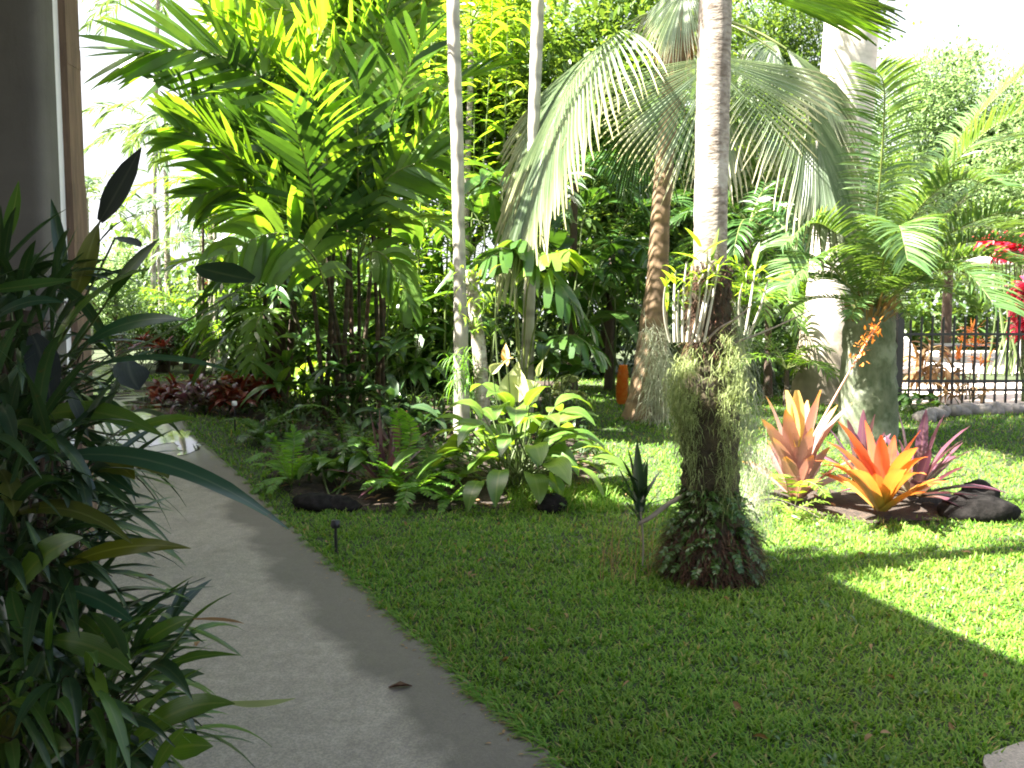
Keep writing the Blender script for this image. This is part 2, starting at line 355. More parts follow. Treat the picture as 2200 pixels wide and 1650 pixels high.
ad_ = nt_.nodes.new("ShaderNodeMath"); ad_.operation = 'MULTIPLY_ADD'; nt_.links.new(noise(nt_, 4, 5), ad_.inputs[0]); ad_.inputs[1].default_value = -2.2; nt_.links.new(sx_.outputs[2], ad_.inputs[2])
nt_.links.new(mixc(nt_, ramp(nt_, ad_.outputs[0], -.2, .45, .75, 0), c_, (.13, .10, .055)), bs_.inputs['Base Color'])     # lichen and dirt stains round the foot
M['bark_brown'] = bark_mat('brown_palm_bark', (.26, .17, .09), (.15, .10, .06), 12, ring=1.4)
M['bark_dark'] = bark_mat('dark_bark', (.05, .035, .025), (.09, .06, .045), 14)
M['bark_red'] = bark_mat('reddish_stem', (.09, .05, .028), (.035, .04, .02), 8, ring=2.2)
M['bark_cycad'] = bark_mat('mossy_cycad_bark', (.06, .08, .04), (.13, .14, .09), 12, stretch=(1, 1, .5), spot=(.2, .22, .16))
M['stem_g'] = plain('green_stem', (.09, .13, .04), .5)
M['rock'] = bark_mat('lava_rock', (.008, .0075, .007), (.022, .02, .019), 16, stretch=(1, 1, 1), rough=.95, bs_=1.0); M['rock'].node_tree.nodes['Principled BSDF'].inputs['Specular IOR Level'].default_value = .12
M['stone'] = bark_mat('grey_stone', (.25, .22, .2), (.14, .13, .12), 9, stretch=(1, 1, 1), bs_=.8)
M['black'] = plain('black_metal', (.015, .015, .017), .4)
M['white'] = plain('white_plastic', (.75, .75, .75), .5, var=.1)

# ------------------------------------------------------------------ the ground
def soil_mat():
    m, nt, bs, out = new_mat('soil_under_grass')
    c = mixc(nt, ramp(nt, noise(nt, 9, 5), .35, .65), (.022, .03, .012), (.04, .06, .018))
    nt.links.new(c, bs.inputs['Base Color']); bs.inputs['Roughness'].default_value = .95
    bump(nt, bs, noise(nt, 60, 3), .6, .02); return m
def mulch_mat():
    m, nt, bs, out = new_mat('dark_mulch')
    c = mixc(nt, ramp(nt, noise(nt, 22, 6), .35, .7), (.02, .015, .011), (.075, .05, .035))
    nt.links.new(c, bs.inputs['Base Color']); bs.inputs['Roughness'].default_value = .95
    bump(nt, bs, noise(nt, 45, 5), .9, .04); return m
def path_mat():
    m, nt, bs, out = new_mat('brushed_concrete')
    big = noise(nt, 1.3, 4); fine = noise(nt, 110, 4, rough=.75); mid = noise(nt, 14, 5)
    c = mixc(nt, ramp(nt, mid, .3, .7), (.42, .36, .295), (.32, .275, .225)); c = mixc(nt, ramp(nt, noise(nt, 2.7, 6, rough=.7), .5, .72, 0, .5), c, (.2, .165, .135))
    c = mixc(nt, ramp(nt, fine, .42, .6, .55, 0), c, (.11, .10, .09))
    e = ramp(nt, attr(nt), .68, .97)                       # damp dirt along the lawn side
    ad = nt.nodes.new("ShaderNodeMath"); ad.operation = 'MULTIPLY_ADD'; nt.links.new(big, ad.inputs[0]); ad.inputs[1].default_value = 1.5; nt.links.new(e, ad.inputs[2])
    st = ramp(nt, ad.outputs[0], .92, 1.2)
    c = mixc(nt, ramp(nt, st, 0, 1, 0, .78), c, (.10, .085, .068))
    nt.links.new(c, bs.inputs['Base Color'])
    wet = attr(nt, 'wet')
    r = nt.nodes.new("ShaderNodeMath"); r.operation = 'MULTIPLY_ADD'; nt.links.new(wet, r.inputs[0]); r.inputs[1].default_value = -.62; r.inputs[2].default_value = .8
    nt.links.new(r.outputs[0], bs.inputs['Roughness'])
    nt.links.new(wet, bs.inputs['Coat Weight']); bs.inputs['Coat Roughness'].default_value = .1
    bump(nt, bs, fine, .35, .004); return m
xs = np.concatenate([[-400, -150, -70, -40, -25], np.linspace(-16, 16, 81), [25, 40, 70, 150, 400]])
ys = np.concatenate([[-60, -20, -6], np.linspace(0, 24, 97), [30, 40, 60, 100, 200, 600]])
gx, gy = np.meshgrid(xs, ys); mb = MB()
gzv = gz(gx, gy)
i = np.arange(len(ys) - 1)[:, None] * len(xs); j = np.arange(len(xs) - 1)[None, :]
mb.add(np.stack([gx, gy, gzv], -1), np.stack([i + j, i + j + 1, i + len(xs) + j + 1, i + len(xs) + j], -1))
kind(mb.build('ground', soil_mat()), 'structure')

def inpoly(x, y, poly):
    x = np.asarray(x); y = np.asarray(y); r = np.zeros(x.shape, bool); n = len(poly)
    for k in range(n):
        x0, y0 = poly[k][:2]; x1, y1 = poly[(k + 1) % n][:2]
        c = ((y0 > y) != (y1 > y)) & (x < (x1 - x0) * (y - y0) / (y1 - y0 + 1e-12) + x0); r ^= c
    return r
# the path: right edge read on the ground, a strip 1.6 m wide to its left
E0, E1 = G(1214, 1645), G(1014, 1482); ed = unit(E0 - E1)
edge = [E0 + ed * 3.4, E0 + ed * 1.6] + [G(*p) for p in ((1214, 1645), (1105, 1554), (1014, 1482), (900, 1373), (800, 1282), (718, 1214), (623, 1134), (536, 1041), (418, 936), (375, 880), (330, 845), (300, 820), (255, 795), (215, 775))]
edge = bez(edge, 90); T = unit(np.gradient(edge[:, :2], axis=0)); nl_ = np.stack([-T[:, 1], T[:, 0]], 1)
PW = 1.62
mb = MB(); rows = []
for k, (e, n_) in enumerate(zip(edge, nl_)):
    wob = .012 * math.sin(k * 1.7) + .01 * math.sin(k * .63)
    r = []
    for a in (1.0, .8, .6, .4, .25, .15, .08, .03, 0.0):
        x, y = e[:2] + n_ * (a * PW * (1 + .15 * sstep(14, 22, e[1])) + (wob if a < .01 else 0)); r.append((x, y, gz(x, y) + .014))
    r = [(r[0][0], r[0][1], r[0][2] - .12)] + r + [(r[-1][0], r[-1][1], r[-1][2] - .12)]; rows.append(r)
rows = np.array(rows); n, k = rows.shape[:2]
i = np.arange(n - 1)[:, None] * k; j = np.arange(k - 1)[None, :]
tt = np.array([0, 0, .2, .4, .6, .75, .85, .92, .97, 1, 1]); mb.add(rows, np.stack([i + j, i + j + 1, i + k + j + 1, i + k + j], -1), np.broadcast_to(tt, (n, k)))
PM = path_mat(); po = mb.build('path', PM, smooth=False); kind(po, 'structure')
wa = po.data.attributes.new('wet', 'FLOAT', 'POINT')
wa.data.foreach_set('value', np.clip(sstep(8.2, 10.5, rows[..., 1]) * (.75 + .25 * np.sin(rows[..., 1] * 2.3)), 0, 1).astype(np.float32).reshape(-1))
PATH = [tuple(r[-1][:2]) for r in rows] + [tuple(r[1][:2]) for r in rows[::-1]]
# a second paved corner at the lower right
c0 = G(2112, 1650); c1 = G(2155, 1618); c2 = G(2200, 1602)
PAVE = [tuple(c0[:2]), (c0[0] + .03, c0[1] + .05), tuple(c1[:2]), tuple(c2[:2]), (5, c2[1] + .3), (5, -1), (1.3, -1), (1.35, 1.5)]
mb = MB(); PV = [(x, y, .02) for x, y in PAVE]; cc = np.mean(PV, 0)
for k in range(len(PV)):
    a, b = PV[k], PV[(k + 1) % len(PV)]; mb.add([cc, a, b], [[0, 1, 2, 2]]); mb.add([a, (a[0], a[1], -.1), (b[0], b[1], -.1), b], [[0, 1, 2, 3]])
kind(mb.build('paving', PM, smooth=False), 'structure')
# planting beds
BED = [tuple(G(*p)[:2]) for p in ((585, 1030), (640, 1082), (760, 1098), (900, 1098), (1080, 1096), (1200, 1105), (1262, 1078), (1280, 1010), (1260, 930), (1240, 880), (1215, 852))] + \
      [(1.2, 17), (-10, 17)] + [tuple(G(*p)[:2]) for p in ((420, 890), (560, 905), (560, 960))]
BED2 = [tuple(G(*p)[:2]) for p in ((1640, 1082), (1720, 1100), (1860, 1126), (2000, 1122), (2140, 1110), (2130, 1075), (1960, 1055), (1820, 1058), (1720, 1050), (1660, 1050))]
BED3 = [(x - .02, y) for x, y in [tuple(r[1][:2]) for r in rows[:60]]] + [(-8, 14), (-8, -2)]
def bed(name, poly, mat, x0, x1, y0, y1, st=.07):
    X = np.arange(x0, x1, st); Y = np.arange(y0, y1, st); gx, gy = np.meshgrid(X, Y)
    z = gz(gx, gy) + .012 + .018 * np.sin(gx * 7.1 + 2 * np.sin(gy * 3)) * np.sin(gy * 6.3)
    z = np.maximum(z, gz(gx, gy) + .006)
    ok = inpoly(gx[:-1, :-1] + st / 2, gy[:-1, :-1] + st / 2, poly)
    i, j = np.nonzero(ok); b = i * len(X) + j
    m = MB(); m.add(np.stack([gx, gy, z], -1), np.stack([b, b + 1, b + len(X) + 1, b + len(X)], -1))
    kind(m.build(name, mat), 'structure')
MU = mulch_mat()
bed('soil_bed', BED, MU, -11, 2, 5, 17.2); bed('bromeliad_bed', BED2, MU, 1.2, 8, 5, 13); bed('border_bed', BED3, MU, -8.2, 0, -1, 14.2, .1)

# lawn
def lawn():
    N = 620000
    y = R.uniform(2.4, 19, N); x = R.uniform(-1, 1, N) * (y * .64 + .6)
    keep = R.uniform(0, 1, N) < np.clip(np.interp(y, [2.4, 5, 8, 12, 19], [1, .85, .42, .2, .09]), 0, 1)
    keep &= x > -.55 * y
    x, y = x[keep], y[keep]
    edge_j = R.normal(0, .026, (2, len(x)))
    ok = ~(inpoly(x + edge_j[0], y + edge_j[1], PATH) | inpoly(x + edge_j[0], y, PAVE))
    ok &= ~inpoly(x + edge_j[0] * 3, y + edge_j[1] * 3, BED) & ~inpoly(x + edge_j[0] * 3, y + edge_j[1] * 3, BED2) & ~inpoly(x, y, BED3)
    ok &= ~((x > 5.2) & (y > 12.0))
    x, y = x[ok], y[ok]; n = len(x)
    cl = .5 + .5 * np.sin(x * 9 + 3 * np.sin(y * 7)) * np.sin(y * 11 + 2 * np.sin(x * 5))
    az = R.uniform(0, 2 * math.pi, n); lean = R.uniform(.25, 1.3, n)
    D = np.stack([np.cos(az) * lean, np.sin(az) * lean, np.ones(n)], 1)
    s = np.interp(y, [3, 7, 14, 19], [1, 1.2, 1.9, 2.6])
    m = MB(); leaves(m, np.stack([x, y, gz(x, y) - .004], 1), D, R.uniform(.03, .062, n) * (.7 + .6 * cl) * s ** .4, R.uniform(.0055, .0095, n) * s, 1.1, 2, (.8, 1, .1))
    kind(m.build('lawn_grass', M['grass']), 'stuff', 'short broad bladed green lawn grass')
lawn()

# ------------------------------------------------------------------ the building at the left
EAVE = [(2.55, -3.2), (.55, 3.71), (-.62, 7.25)]
def building():
    b0 = at(75, 560, 5.0); base = (b0[0], 5.0, 0)
    t = thing('porch', 'dark grey porch pillar with timber post behind the leafy border', 'building', base)
    zr = 4.45
    # shadow-casting roof: deck with fascia, rafters beneath
    SH = SUN_DIR[:2] / SUN_DIR[2] * zr
    e = [(G(2200, 1462)[0] + SH[0], G(2200, 1462)[1] + SH[1]), (G(1690, 1228)[0] + SH[0], G(1690, 1228)[1] + SH[1])]
    dx = (e[1][0] - e[0][0]) / (e[1][1] - e[0][1])
    ex = lambda y: e[0][0] + dx * (y - e[0][1])
    y1 = 6.35; y0 = -5.0; m = MB()
    top = [(-9, y0), (ex(y0), y0), (ex(y1), y1), (-9, y1)]
    for zz in (zr, zr + .22): m.add([(x, y, zz) for x, y in top], [[0, 1, 2, 3]])
    for k in range(4):
        a, b = top[k], top[(k + 1) % 4]; m.add([(*a, zr), (*b, zr), (*b, zr + .22), (*a, zr + .22)], [[0, 1, 2, 3]])
    m.build('roof', plain('roof_board', (.2, .17, .14), .8), t, smooth=False)
    m = MB()
    for y in np.arange(-4.5, 7, 1.0):
        box(m, (-8.8, y, zr - .2), (ex(y) - .25, y + .09, zr - .004))
    m.build('rafters', plain('rafter_wood', (.16, .11, .07), .8), t, smooth=False)
    # pillar
    m = MB(); x0, x1 = at(-14, 300, 5)[0], at(112, 300, 5)[0]
    prof = []
    k = 28; th = np.linspace(0, 2 * math.pi, k, endpoint=False); cx, hw = (x0 + x1) / 2, (x1 - x0) / 2
    rows_ = []
    for z_, s_ in ((0, 1.12), (.35, 1.12), (.4, 1.0), (zr - .3, 1.0), (zr - .28, 1.1), (zr - .003, 1.1)):
        c, s = np.cos(th), np.sin(th); sq = lambda v: np.sign(v) * np.abs(v) ** .55
        rows_.append(np.stack([cx + hw * s_ * sq(c), 5.0 + .13 * s_ * sq(s), np.full(k, z_)], 1))
    V = np.array(rows_); i = np.arange(len(V) - 1)[:, None] * k; j = np.arange(k)[None, :]
    m.add(V, np.stack([i + j, i + (j + 1) % k, i + k + (j + 1) % k, i + k + j], -1))
    pm = plain('grey_render', (.12, .113, .11), .8, var=.3, scale=3); pn = pm.node_tree; pb = pn.nodes['Principled BSDF']
    pc = pb.inputs['Base Color'].links[0].from_socket; pn.links.new(mixc(pn, ramp(pn, noise(pn, 5, 6, rough=.7, stretch=(1, 1, .12)), .48, .7, 0, .55), pc, (.06, .052, .045)), pb.inputs['Base Color']); bump(pn, pb, noise(pn, 55, 4), .35, .004)
    m.build('pillar', pm, t)
    # light along the pillar edge put in as a white strip; timber post behind
    m = MB(); a = at(116, 300, 5.16)[0]; b = at(128, 300, 5.16)[0]; box(m, (a, 5.1, 0), (b, 5.2, zr - .2)); m.build('edge_light_strip', plain('edge_light_white', (.85, .86, .9), .4, var=.05), t, smooth=False)
    m = MB(); a = at(129, 300, 5.24)[0]; b = at(158, 300, 5.24)[0]
    box(m, (a, 5.2, 0), (b, 5.36, zr - .2)); box(m, (b - .03, 5.196, 2.05), (b + .004, 5.362, 2.4)); box(m, (b - .02, 5.197, 3.1), (b + .003, 5.361, 3.22))
    m.build('timber_post', bark_mat('weathered_timber', (.2, .13, .09), (.11, .075, .055), 7, stretch=(4, 4, .4)), t, smooth=False)
    # unseen wing added to shade the path and bed, hidden behind the pillar
    m = MB(); W0, W1, hh = np.array([-3.8, 6.5]), np.array([-13.2, 23.0]), 6.0
    for u0, u1 in ((0, .3), (.302, .62), (.622, 1.0)):
        a, b = W0 + (W1 - W0) * u0, W0 + (W1 - W0) * u1; o = np.array([-6.0, -1.0])
        V = [(*a, 0), (*b, 0), (*(b + o), 0), (*(a + o), 0), (*a, hh), (*b, hh), (*(b + o), hh), (*(a + o), hh)]
        m.add(V, [[0, 3, 2, 1], [4, 5, 6, 7], [0, 1, 5, 4], [1, 2, 6, 5], [2, 3, 7, 6], [3, 0, 4, 7]])
    m.build('shade_wing', plain('beige_render', (.42, .36, .29), .8, var=.12, scale=3), t, smooth=False)
    # unseen wall added behind the viewer to block light from there
    m = MB(); box(m, (-9, -3.2, 0), (3, -3.0, zr - .21)); m.build('rear_light_block', plain('light_block_render', (.3, .26, .22), .8), t, smooth=False)
building()

def debris():
    """dropped leaves and bits lying about on the lawn, small weeds in it"""
    m = MB(); y = R.uniform(2.6, 12, 240); x = R.uniform(-.3, .62, 240) * y; ok = ~(inpoly(x, y, BED) | inpoly(x, y, PATH)); x, y = x[ok], y[ok]; n = len(x)
    leaves(m, np.stack([x, y, gz(x, y) + .03], 1), R.normal(0, 1, (n, 3)) * [1, 1, .3], R.uniform(.025, .07, n), R.uniform(.01, .028, n), .8, 4, (.3, 1, .8, .05), .5, None, R.normal(0, .8, n))
    kind(m.build('lawn_litter', M['dry']), 'stuff', 'small dry leaves and bits scattered on the lawn')
    m = MB(); N = 90; y = R.uniform(2.8, 8, N); x = R.uniform(-.2, .6, N) * y; ok = ~(inpoly(x, y, BED) | inpoly(x, y, PATH)); C = np.stack([x, y, gz(x, y) + .015], 1)[ok]
    P = np.repeat(C, 12, 0) + R.normal(0, .025, (len(C) * 12, 3)) * [1, 1, .2]; leaves(m, P, R.normal(0, 1, (len(P), 3)) + Z * .8, R.uniform(.02, .045, len(P)), R.uniform(.012, .022, len(P)), 1.2, 4, (.4, 1, .9, .1), .2)
    kind(m.build('lawn_weeds', M['broad']), 'stuff', 'small broad leaved weeds growing in the lawn')
    m = MB(); k = R.uniform(0, len(rows) - 1, 700); P = np.array([rows[int(q)][-2] for q in k]); P = P + R.normal(0, .05, P.shape) * [1, 1, 0] - [.03, 0, 0] + Z * .006; P = P[(P[:, 1] > 2.5)]
    leaves(m, P, R.normal(0, 1, P.shape) * [1, 1, .2], R.uniform(.008, .03, len(P)), R.uniform(.004, .012, len(P)), .6, 2, (.5, 1, .2)); kind(m.build('edge_crumbs', M['dry']), 'stuff', 'crumbs of earth and dry bits along the path edge')
    m = MB(); k = R.integers(0, 62, 1700); P = np.array([rows[q][-2] for q in k]) + R.normal(0, 1, (1700, 3)) * [.016, .03, 0]; az = R.normal(math.pi * .95, .7, 1700)
    leaves(m, P, np.stack([np.cos(az), np.sin(az), R.uniform(.15, 1, 1700)], 1), R.uniform(.04, .1, 1700), .006, 1.4, 4, (1, .9, .6, .1)); kind(m.build('edge_grass', M['grass']), 'stuff', 'ragged grass runners creeping over the path edge')
debris()

def puddles():
    m = MB(); wat, nt, bs, out = new_mat('rain_water'); bs.inputs['Base Color'].default_value = (.05, .045, .04, 1); bs.inputs['Roughness'].default_value = .04; bs.inputs['Specular IOR Level'].default_value = .9
    for (px_, py_, rx, ry, sd) in ((345, 862, .5, .62, 1), (300, 878, .3, .3, 7), (392, 938, .26, .55, 3), (415, 962, .12, .35, 5), (318, 838, .35, .5, 2)):
        c = G(px_, py_); th = np.linspace(0, 2 * math.pi, 40, endpoint=False); r = 1 + .22 * np.sin(th * 3 + sd) + .14 * np.sin(th * 5 + 2 * sd) + .07 * np.sin(th * 9 + sd)
        V = np.stack([c[0] + rx * r * np.cos(th), c[1] + ry * r * np.sin(th)], 1); V = np.array([(x, y, gz(x, y) + .0185 + .0001 * sd) for x, y in V]); C_ = np.array([c[0], c[1], gz(c[0], c[1]) + .0185 + .0001 * sd])
        ok = inpoly(V[:, 0], V[:, 1], PATH)
        V = np.where(ok[:, None], V, C_ + (V - C_) * .35)
        m.add(np.vstack([V, C_[None]]), [[40, k, (k + 1) % 40, (k + 1) % 40] for k in range(40)])
    kind(m.build('puddle', wat), 'structure')
puddles()

# ------------------------------------------------------------------ palms
def pts(*p): return np.array([at(*q) for q in p])
def trunk(mb, path, rad, k=14, n=24, bump_=.02): tube(mb, bez(path, n), rad, k, bump_)
def rnd_frond_curve(p, az, el, L, grav, n=12):
    d = np.array([math.cos(az) * math.cos(el), math.sin(az) * math.cos(el), math.sin(el)])
    return strand(p, d, L, n, grav)

# -- mossy palm in the foreground
def mossy_palm():
    b = G(1525, 1215); b[1] = 5.2; d = 5.2
    t = thing('mossy_palm', 'slender grey palm trunk hung with moss, rising from a fern covered root mound', 'palm tree', b)
    m = MB(); path = [b + [0, 0, -.05], at(1528, 1050, d), at(1527, 800, d), at(1526, 560, d), at(1530, 300, d), at(1537, 0, d), at(1545, -500, d), at(1552, -1100, d)]
    px = d / FPX
    trunk(m, path, [60 * px, 44 * px, 37 * px, 35 * px, 35 * px, 34 * px, 33 * px, 30 * px], 20, 70, .035)
    m.build('trunk', M['bark_grey'], t)
    top = path[-1]; ml, mr = MB(), MB()
    for k in range(11):
        az = k * 2.4; frond(ml, mr, rnd_frond_curve(top, az, random.uniform(.1, 1.0), 1.9, 1.6), 26, .5, .035, .8)
    c = ml.build('crown', M['palm'], t); mr.build('rachis', M['rachis'], c)
    # dark mass of old roots round the foot of the trunk
    KY = [1250, 1236, 1205, 1165, 1130, 1080, 1000, 900, 820, 740, 680, 620, 575]; KR = [84, 98, 103, 96, 78, 62, 60, 62, 55, 44, 40, 40, 34]; KX = [1524, 1524, 1525, 1526, 1526, 1526, 1524, 1524, 1522, 1524, 1527, 1528, 1527]
    m = MB(); core = [at(x, y, d) for x, y in zip(KX, KY)]; core[0] = core[0] * [1, 1, 0] + [0, 0, -.04]
    tube(m, bez(core, 80), [r * px for r in KR], 26, .1); m.build('root_mass', M['rootcore'], t)
    o_ = np.argsort([p[2] for p in core]); cz = np.array([p[2] for p in core])[o_]; cr = (np.array(KR) * px)[o_]; cx = np.array([p[0] for p in core])[o_]
    def around(z, N, k=1.0):
        th = R.uniform(0, 6.28, N); r = np.interp(z, cz, cr) * k; x = np.interp(z, cz, cx)
        return np.stack([x + np.cos(th) * r, d + np.sin(th) * r, z], 1), np.stack([np.cos(th), np.sin(th), 0 * th], 1)
    m = MB(); N = 6500; z = R.uniform(b[2], at(0, 1120, d)[2], N); z[:1700] = R.uniform(at(0, 760, d)[2], at(0, 560, d)[2], 1700); P, u = around(z, N)
    leaves(m, P, u + R.normal(0, .9, (N, 3)) - Z * .2, R.uniform(.04, .13, N), .0042, 2.0, 4, (1, .8, .2)); m.build('root_fibre', M['fiber'], t)
    # little ferns and creepers growing on it
    ml, mr = MB(), MB(); N = 80; z = R.uniform(at(0, 1225, d)[2], at(0, 1060, d)[2], N); P, u = around(z, N)
    for p, q in zip(P, u): frond(ml, ml, strand(p, q + Z * random.uniform(.1, 1.0), random.uniform(.08, .17), 8, 1.8), 10, .036, .012, .5, .1, POINT, .05, 80, 50, 2, .002)
    ml.build('mound_ferns', M['broad'], t)
    m = MB(); N = 1500; z = R.uniform(at(0, 1225, d)[2], at(0, 1040, d)[2], N); P, u = around(z, N)
    leaves(m, P, u + R.normal(0, .6, (N, 3)), R.uniform(.03, .09, N), R.uniform(.01, .02, N), 1.6, 3); m.build('mound_leaves', M['broad'], t)
    return t
mossy_palm()

def moss_curtain(name, label, px0, px1, py0, py1, d, N, mat, L=(.05, .14), thick=.1, wr=.0032, group='hanging moss on the palms', shape=None):
    """soft hanging moss: fine curling strands round a core"""
    c = at((px0 + px1) / 2, (py0 + py1) / 2, d); m = MB()
    u = R.uniform(0, 1, N); v = R.uniform(0, 1, N) ** .9
    x = np.array(px0 + (px1 - px0) * u); y = np.array(py0 + (py1 - py0) * v)
    if shape is not None:
        ok = shape(x, y); x, y = x[ok], y[ok]
    P = np.array([at(a, b_, d + 0) for a, b_ in zip(x, y)]); n = len(P)
    P[:, 1] += R.normal(0, thick, n)
    D = R.normal(0, 1, (n, 3)) + [0, 0, -.25]
    leaves(m, P, D, R.uniform(*L, n) * np.where(R.uniform(0, 1, n) < .2, 1.8, 1), wr, R.uniform(-1, 5, n), 5, (1, 1, .8, .4))
    return tag(m.build(name, mat, None, c), label, 'moss', group)
def sh(x, y):
    c = 1522 + 10 * np.sin(y * .02); hw = np.interp(y, [715, 760, 820, 960, 1060, 1100], [20, 62, 80, 78, 48, 12])
    dark = (np.abs(x - 1512) < 22) & (R.uniform(0, 1, len(x)) < .9) | ((y > 900) & (x < 1600) & (R.uniform(0, 1, len(x)) < .45))
    lump = np.sin(x * .09 + 2 * np.sin(y * .031)) * np.sin(y * .043 + 1.3) > -.35
    return (np.abs(x - c) < hw * R.uniform(.7, 1.08, len(x))) & ~dark & lump
moss_curtain('hanging_moss', 'thick yellowish hanging moss wrapped round the foreground palm trunk', 1410, 1640, 715, 1100, 5.08, 32000, M['moss'], (.025, .085), .12, .0034, None, sh)
moss_curtain('hanging_moss', 'thin pale moss strands hanging right of the foreground trunk', 1568, 1622, 640, 980, 5.3, 1500, M['moss_g'], (.08, .24), .04, .0026, None, lambda x, y: np.abs(x - 1580 - (y - 640) * .08) < np.interp(y, [640, 800, 980], [8, 20, 24]))
moss_curtain('hanging_moss', 'grey moss hanging low by the bromeliads right of the root mound', 1600, 1655, 960, 1130, 5.6, 900, M['moss_g'], (.06, .18), .05, .0026, None)
moss_curtain('hanging_moss', 'grey moss hanging from the leaning fan palm trunk', 1385, 1440, 700, 900, 10.5, 900, M['moss_g'], (.15, .4), .08, .006, None)

def orchid(name, label, base, canes, leafpx, d, mat=M['bright']):
    c = at(*base, d); t = thing(name, label, 'orchid', c); m, ml = MB(), MB()
    for (x0, y0, x1, y1) in canes:
        a = at(x0, y0, d - .12 + random.uniform(-.05, .05)); b = at(x1, y1, d - .14 + random.uniform(-.12, .12)); mid = (a + b) / 2 + R.normal(0, .02, 3)
        tube(m, bez([a, mid, b], 8), [.008, .008, .005], 6)
        n = 5; P = np.tile(b, (n, 1)) - (b - a) * R.uniform(0, .3, (n, 1))
        leaves(ml, P, unit(R.normal(0, 1, (n, 3)) + [0, 0, .6]), R.uniform(.08, .15, n), .022, 1.2, 4, (.5, 1, .9, .5, .04), .3)
    for (x0, y0, x1, y1, w_) in leafpx:
        a, b = at(x0, y0, d - .15), at(x1, y1, d - .15 + random.uniform(-.15, .1)); L = np.linalg.norm(b - a)
        leaves(ml, [a], [b - a + Z * L * .2], [L], w_ * d / FPX, .4, 5, (.5, 1, .9, .6, .04), .3)
    m.build('cane', M['canew'], t); ml.build('leaves', mat, t)
orchid('orchid', 'orchid with pale canes and yellow green leaves clinging to the foreground trunk', (1480, 730),
       [(1440 + k * 9, 735, 1432 + k * 15 + random.randint(-8, 8), 590 + random.randint(-30, 40)) for k in range(9)],
       [(1500, 560, 1440, 545, 14), (1510, 545, 1565, 515, 14), (1520, 590, 1575, 605, 14), (1490, 600, 1455, 640, 14), (1530, 560, 1545, 490, 13), (1505, 530, 1470, 490, 13), (1450, 610, 1420, 580, 13)], 5.2)
orchid('orchid', 'green leafed orchid standing just right of the foreground trunk', (1600, 700),
       [(1600, 720, 1625, 560), (1610, 720, 1650, 600), (1590, 700, 1600, 600)],
       [(1625, 590, 1600, 545, 16), (1625, 590, 1665, 560, 16), (1630, 600, 1690, 610, 15), (1620, 570, 1632, 520, 15), (1640, 640, 1700, 650, 15), (1610, 620, 1575, 640, 14)], 5.6, M['bright'])
def spiky_epiphyte():
    d = 5.0; c = at(1372, 1090, d); t = thing('epiphyte', 'dark spiky staghorn like epiphyte on a twig left of the root mound', 'epiphyte', c)
    m = MB()
    for (x0, y0, x1, y1, w_) in ((1372, 1110, 1348, 960, 24), (1374, 1100, 1368, 945, 22), (1378, 1100, 1392, 985, 16), (1365, 1090, 1325, 1000, 18), (1365, 1080, 1322, 1040, 12), (1370, 1120, 1440, 1030, 8), (1380, 1080, 1420, 1010, 9), (1375, 1120, 1340, 1075, 14), (1372, 1070, 1335, 985, 14), (1380, 1090, 1450, 1070, 7), (1368, 1040, 1340, 1015, 14), (1372, 1030, 1388, 990, 12), (1370, 1070, 1400, 1040, 12)):
        a, b = at(x0, y0, d + random.uniform(-.05, .05)), at(x1, y1, d + random.uniform(-.1, .1)); L = np.linalg.norm(b - a)
        leaves(m, [a], [b - a + Z * L * .12], [L], w_ * 1.25 * d / FPX, .25, 5, (.7, 1, .9, .6, .05), .35)
    m.build('leaves', M['strap_d'], t)
    m = MB(); tube(m, bez(pts((1372, 1125, d), (1400, 1110, d), (1440, 1080, 5.1), (1500, 1050, 5.2)), 10), [.012, .016, .013], 7)
    tube(m, bez(pts((1375, 1100, d), (1385, 1160, d), (1380, 1215, d)), 6), [.008, .005], 5); m.build('twig', M['twig'], t)
    m = MB(); N = 60; x = R.uniform(1290, 1420, N)
    P = np.array([G(a, b) for a, b in zip(x, R.uniform(1190, 1260, N))]); leaves(m, P, R.normal(0, .25, (N, 3)) + Z, R.uniform(.12, .38, N), .0045, .9, 5, (1, .8, .3))
    tag(m.build('dry_grass_tuft', M['dry'], None, P.mean(0)), 'thin dry grass stalks in the lawn left of the root mound', 'grass')
spiky_epiphyte()
for lab, q, r in (('long bare pale twig sticking out to the right of the foreground trunk', ((1510, 752, 5.15), (1580, 735, 5.2), (1660, 705, 5.3), (1745, 665, 5.3)), [.009, .008, .006, .004]),
               ('short dark forked twig on the foreground trunk above the moss', ((1515, 735, 5.05), (1545, 705, 5.05), (1580, 685, 5.05), (1615, 655, 5.05)), [.008, .006, .004]),
               ('low pale fallen twig with a leaf on the grass right of the root mound', ((1600, 1085, 5.6), (1660, 1072, 5.7), (1720, 1092, 5.7), (1760, 1112, 5.7)), [.008, .006, .003])):
    m = MB(); p = pts(*q); tube(m, bez(p, 12), r, 6, .05); tag(m.build('twig', M['twig'], None, p[0]), lab, 'twig')

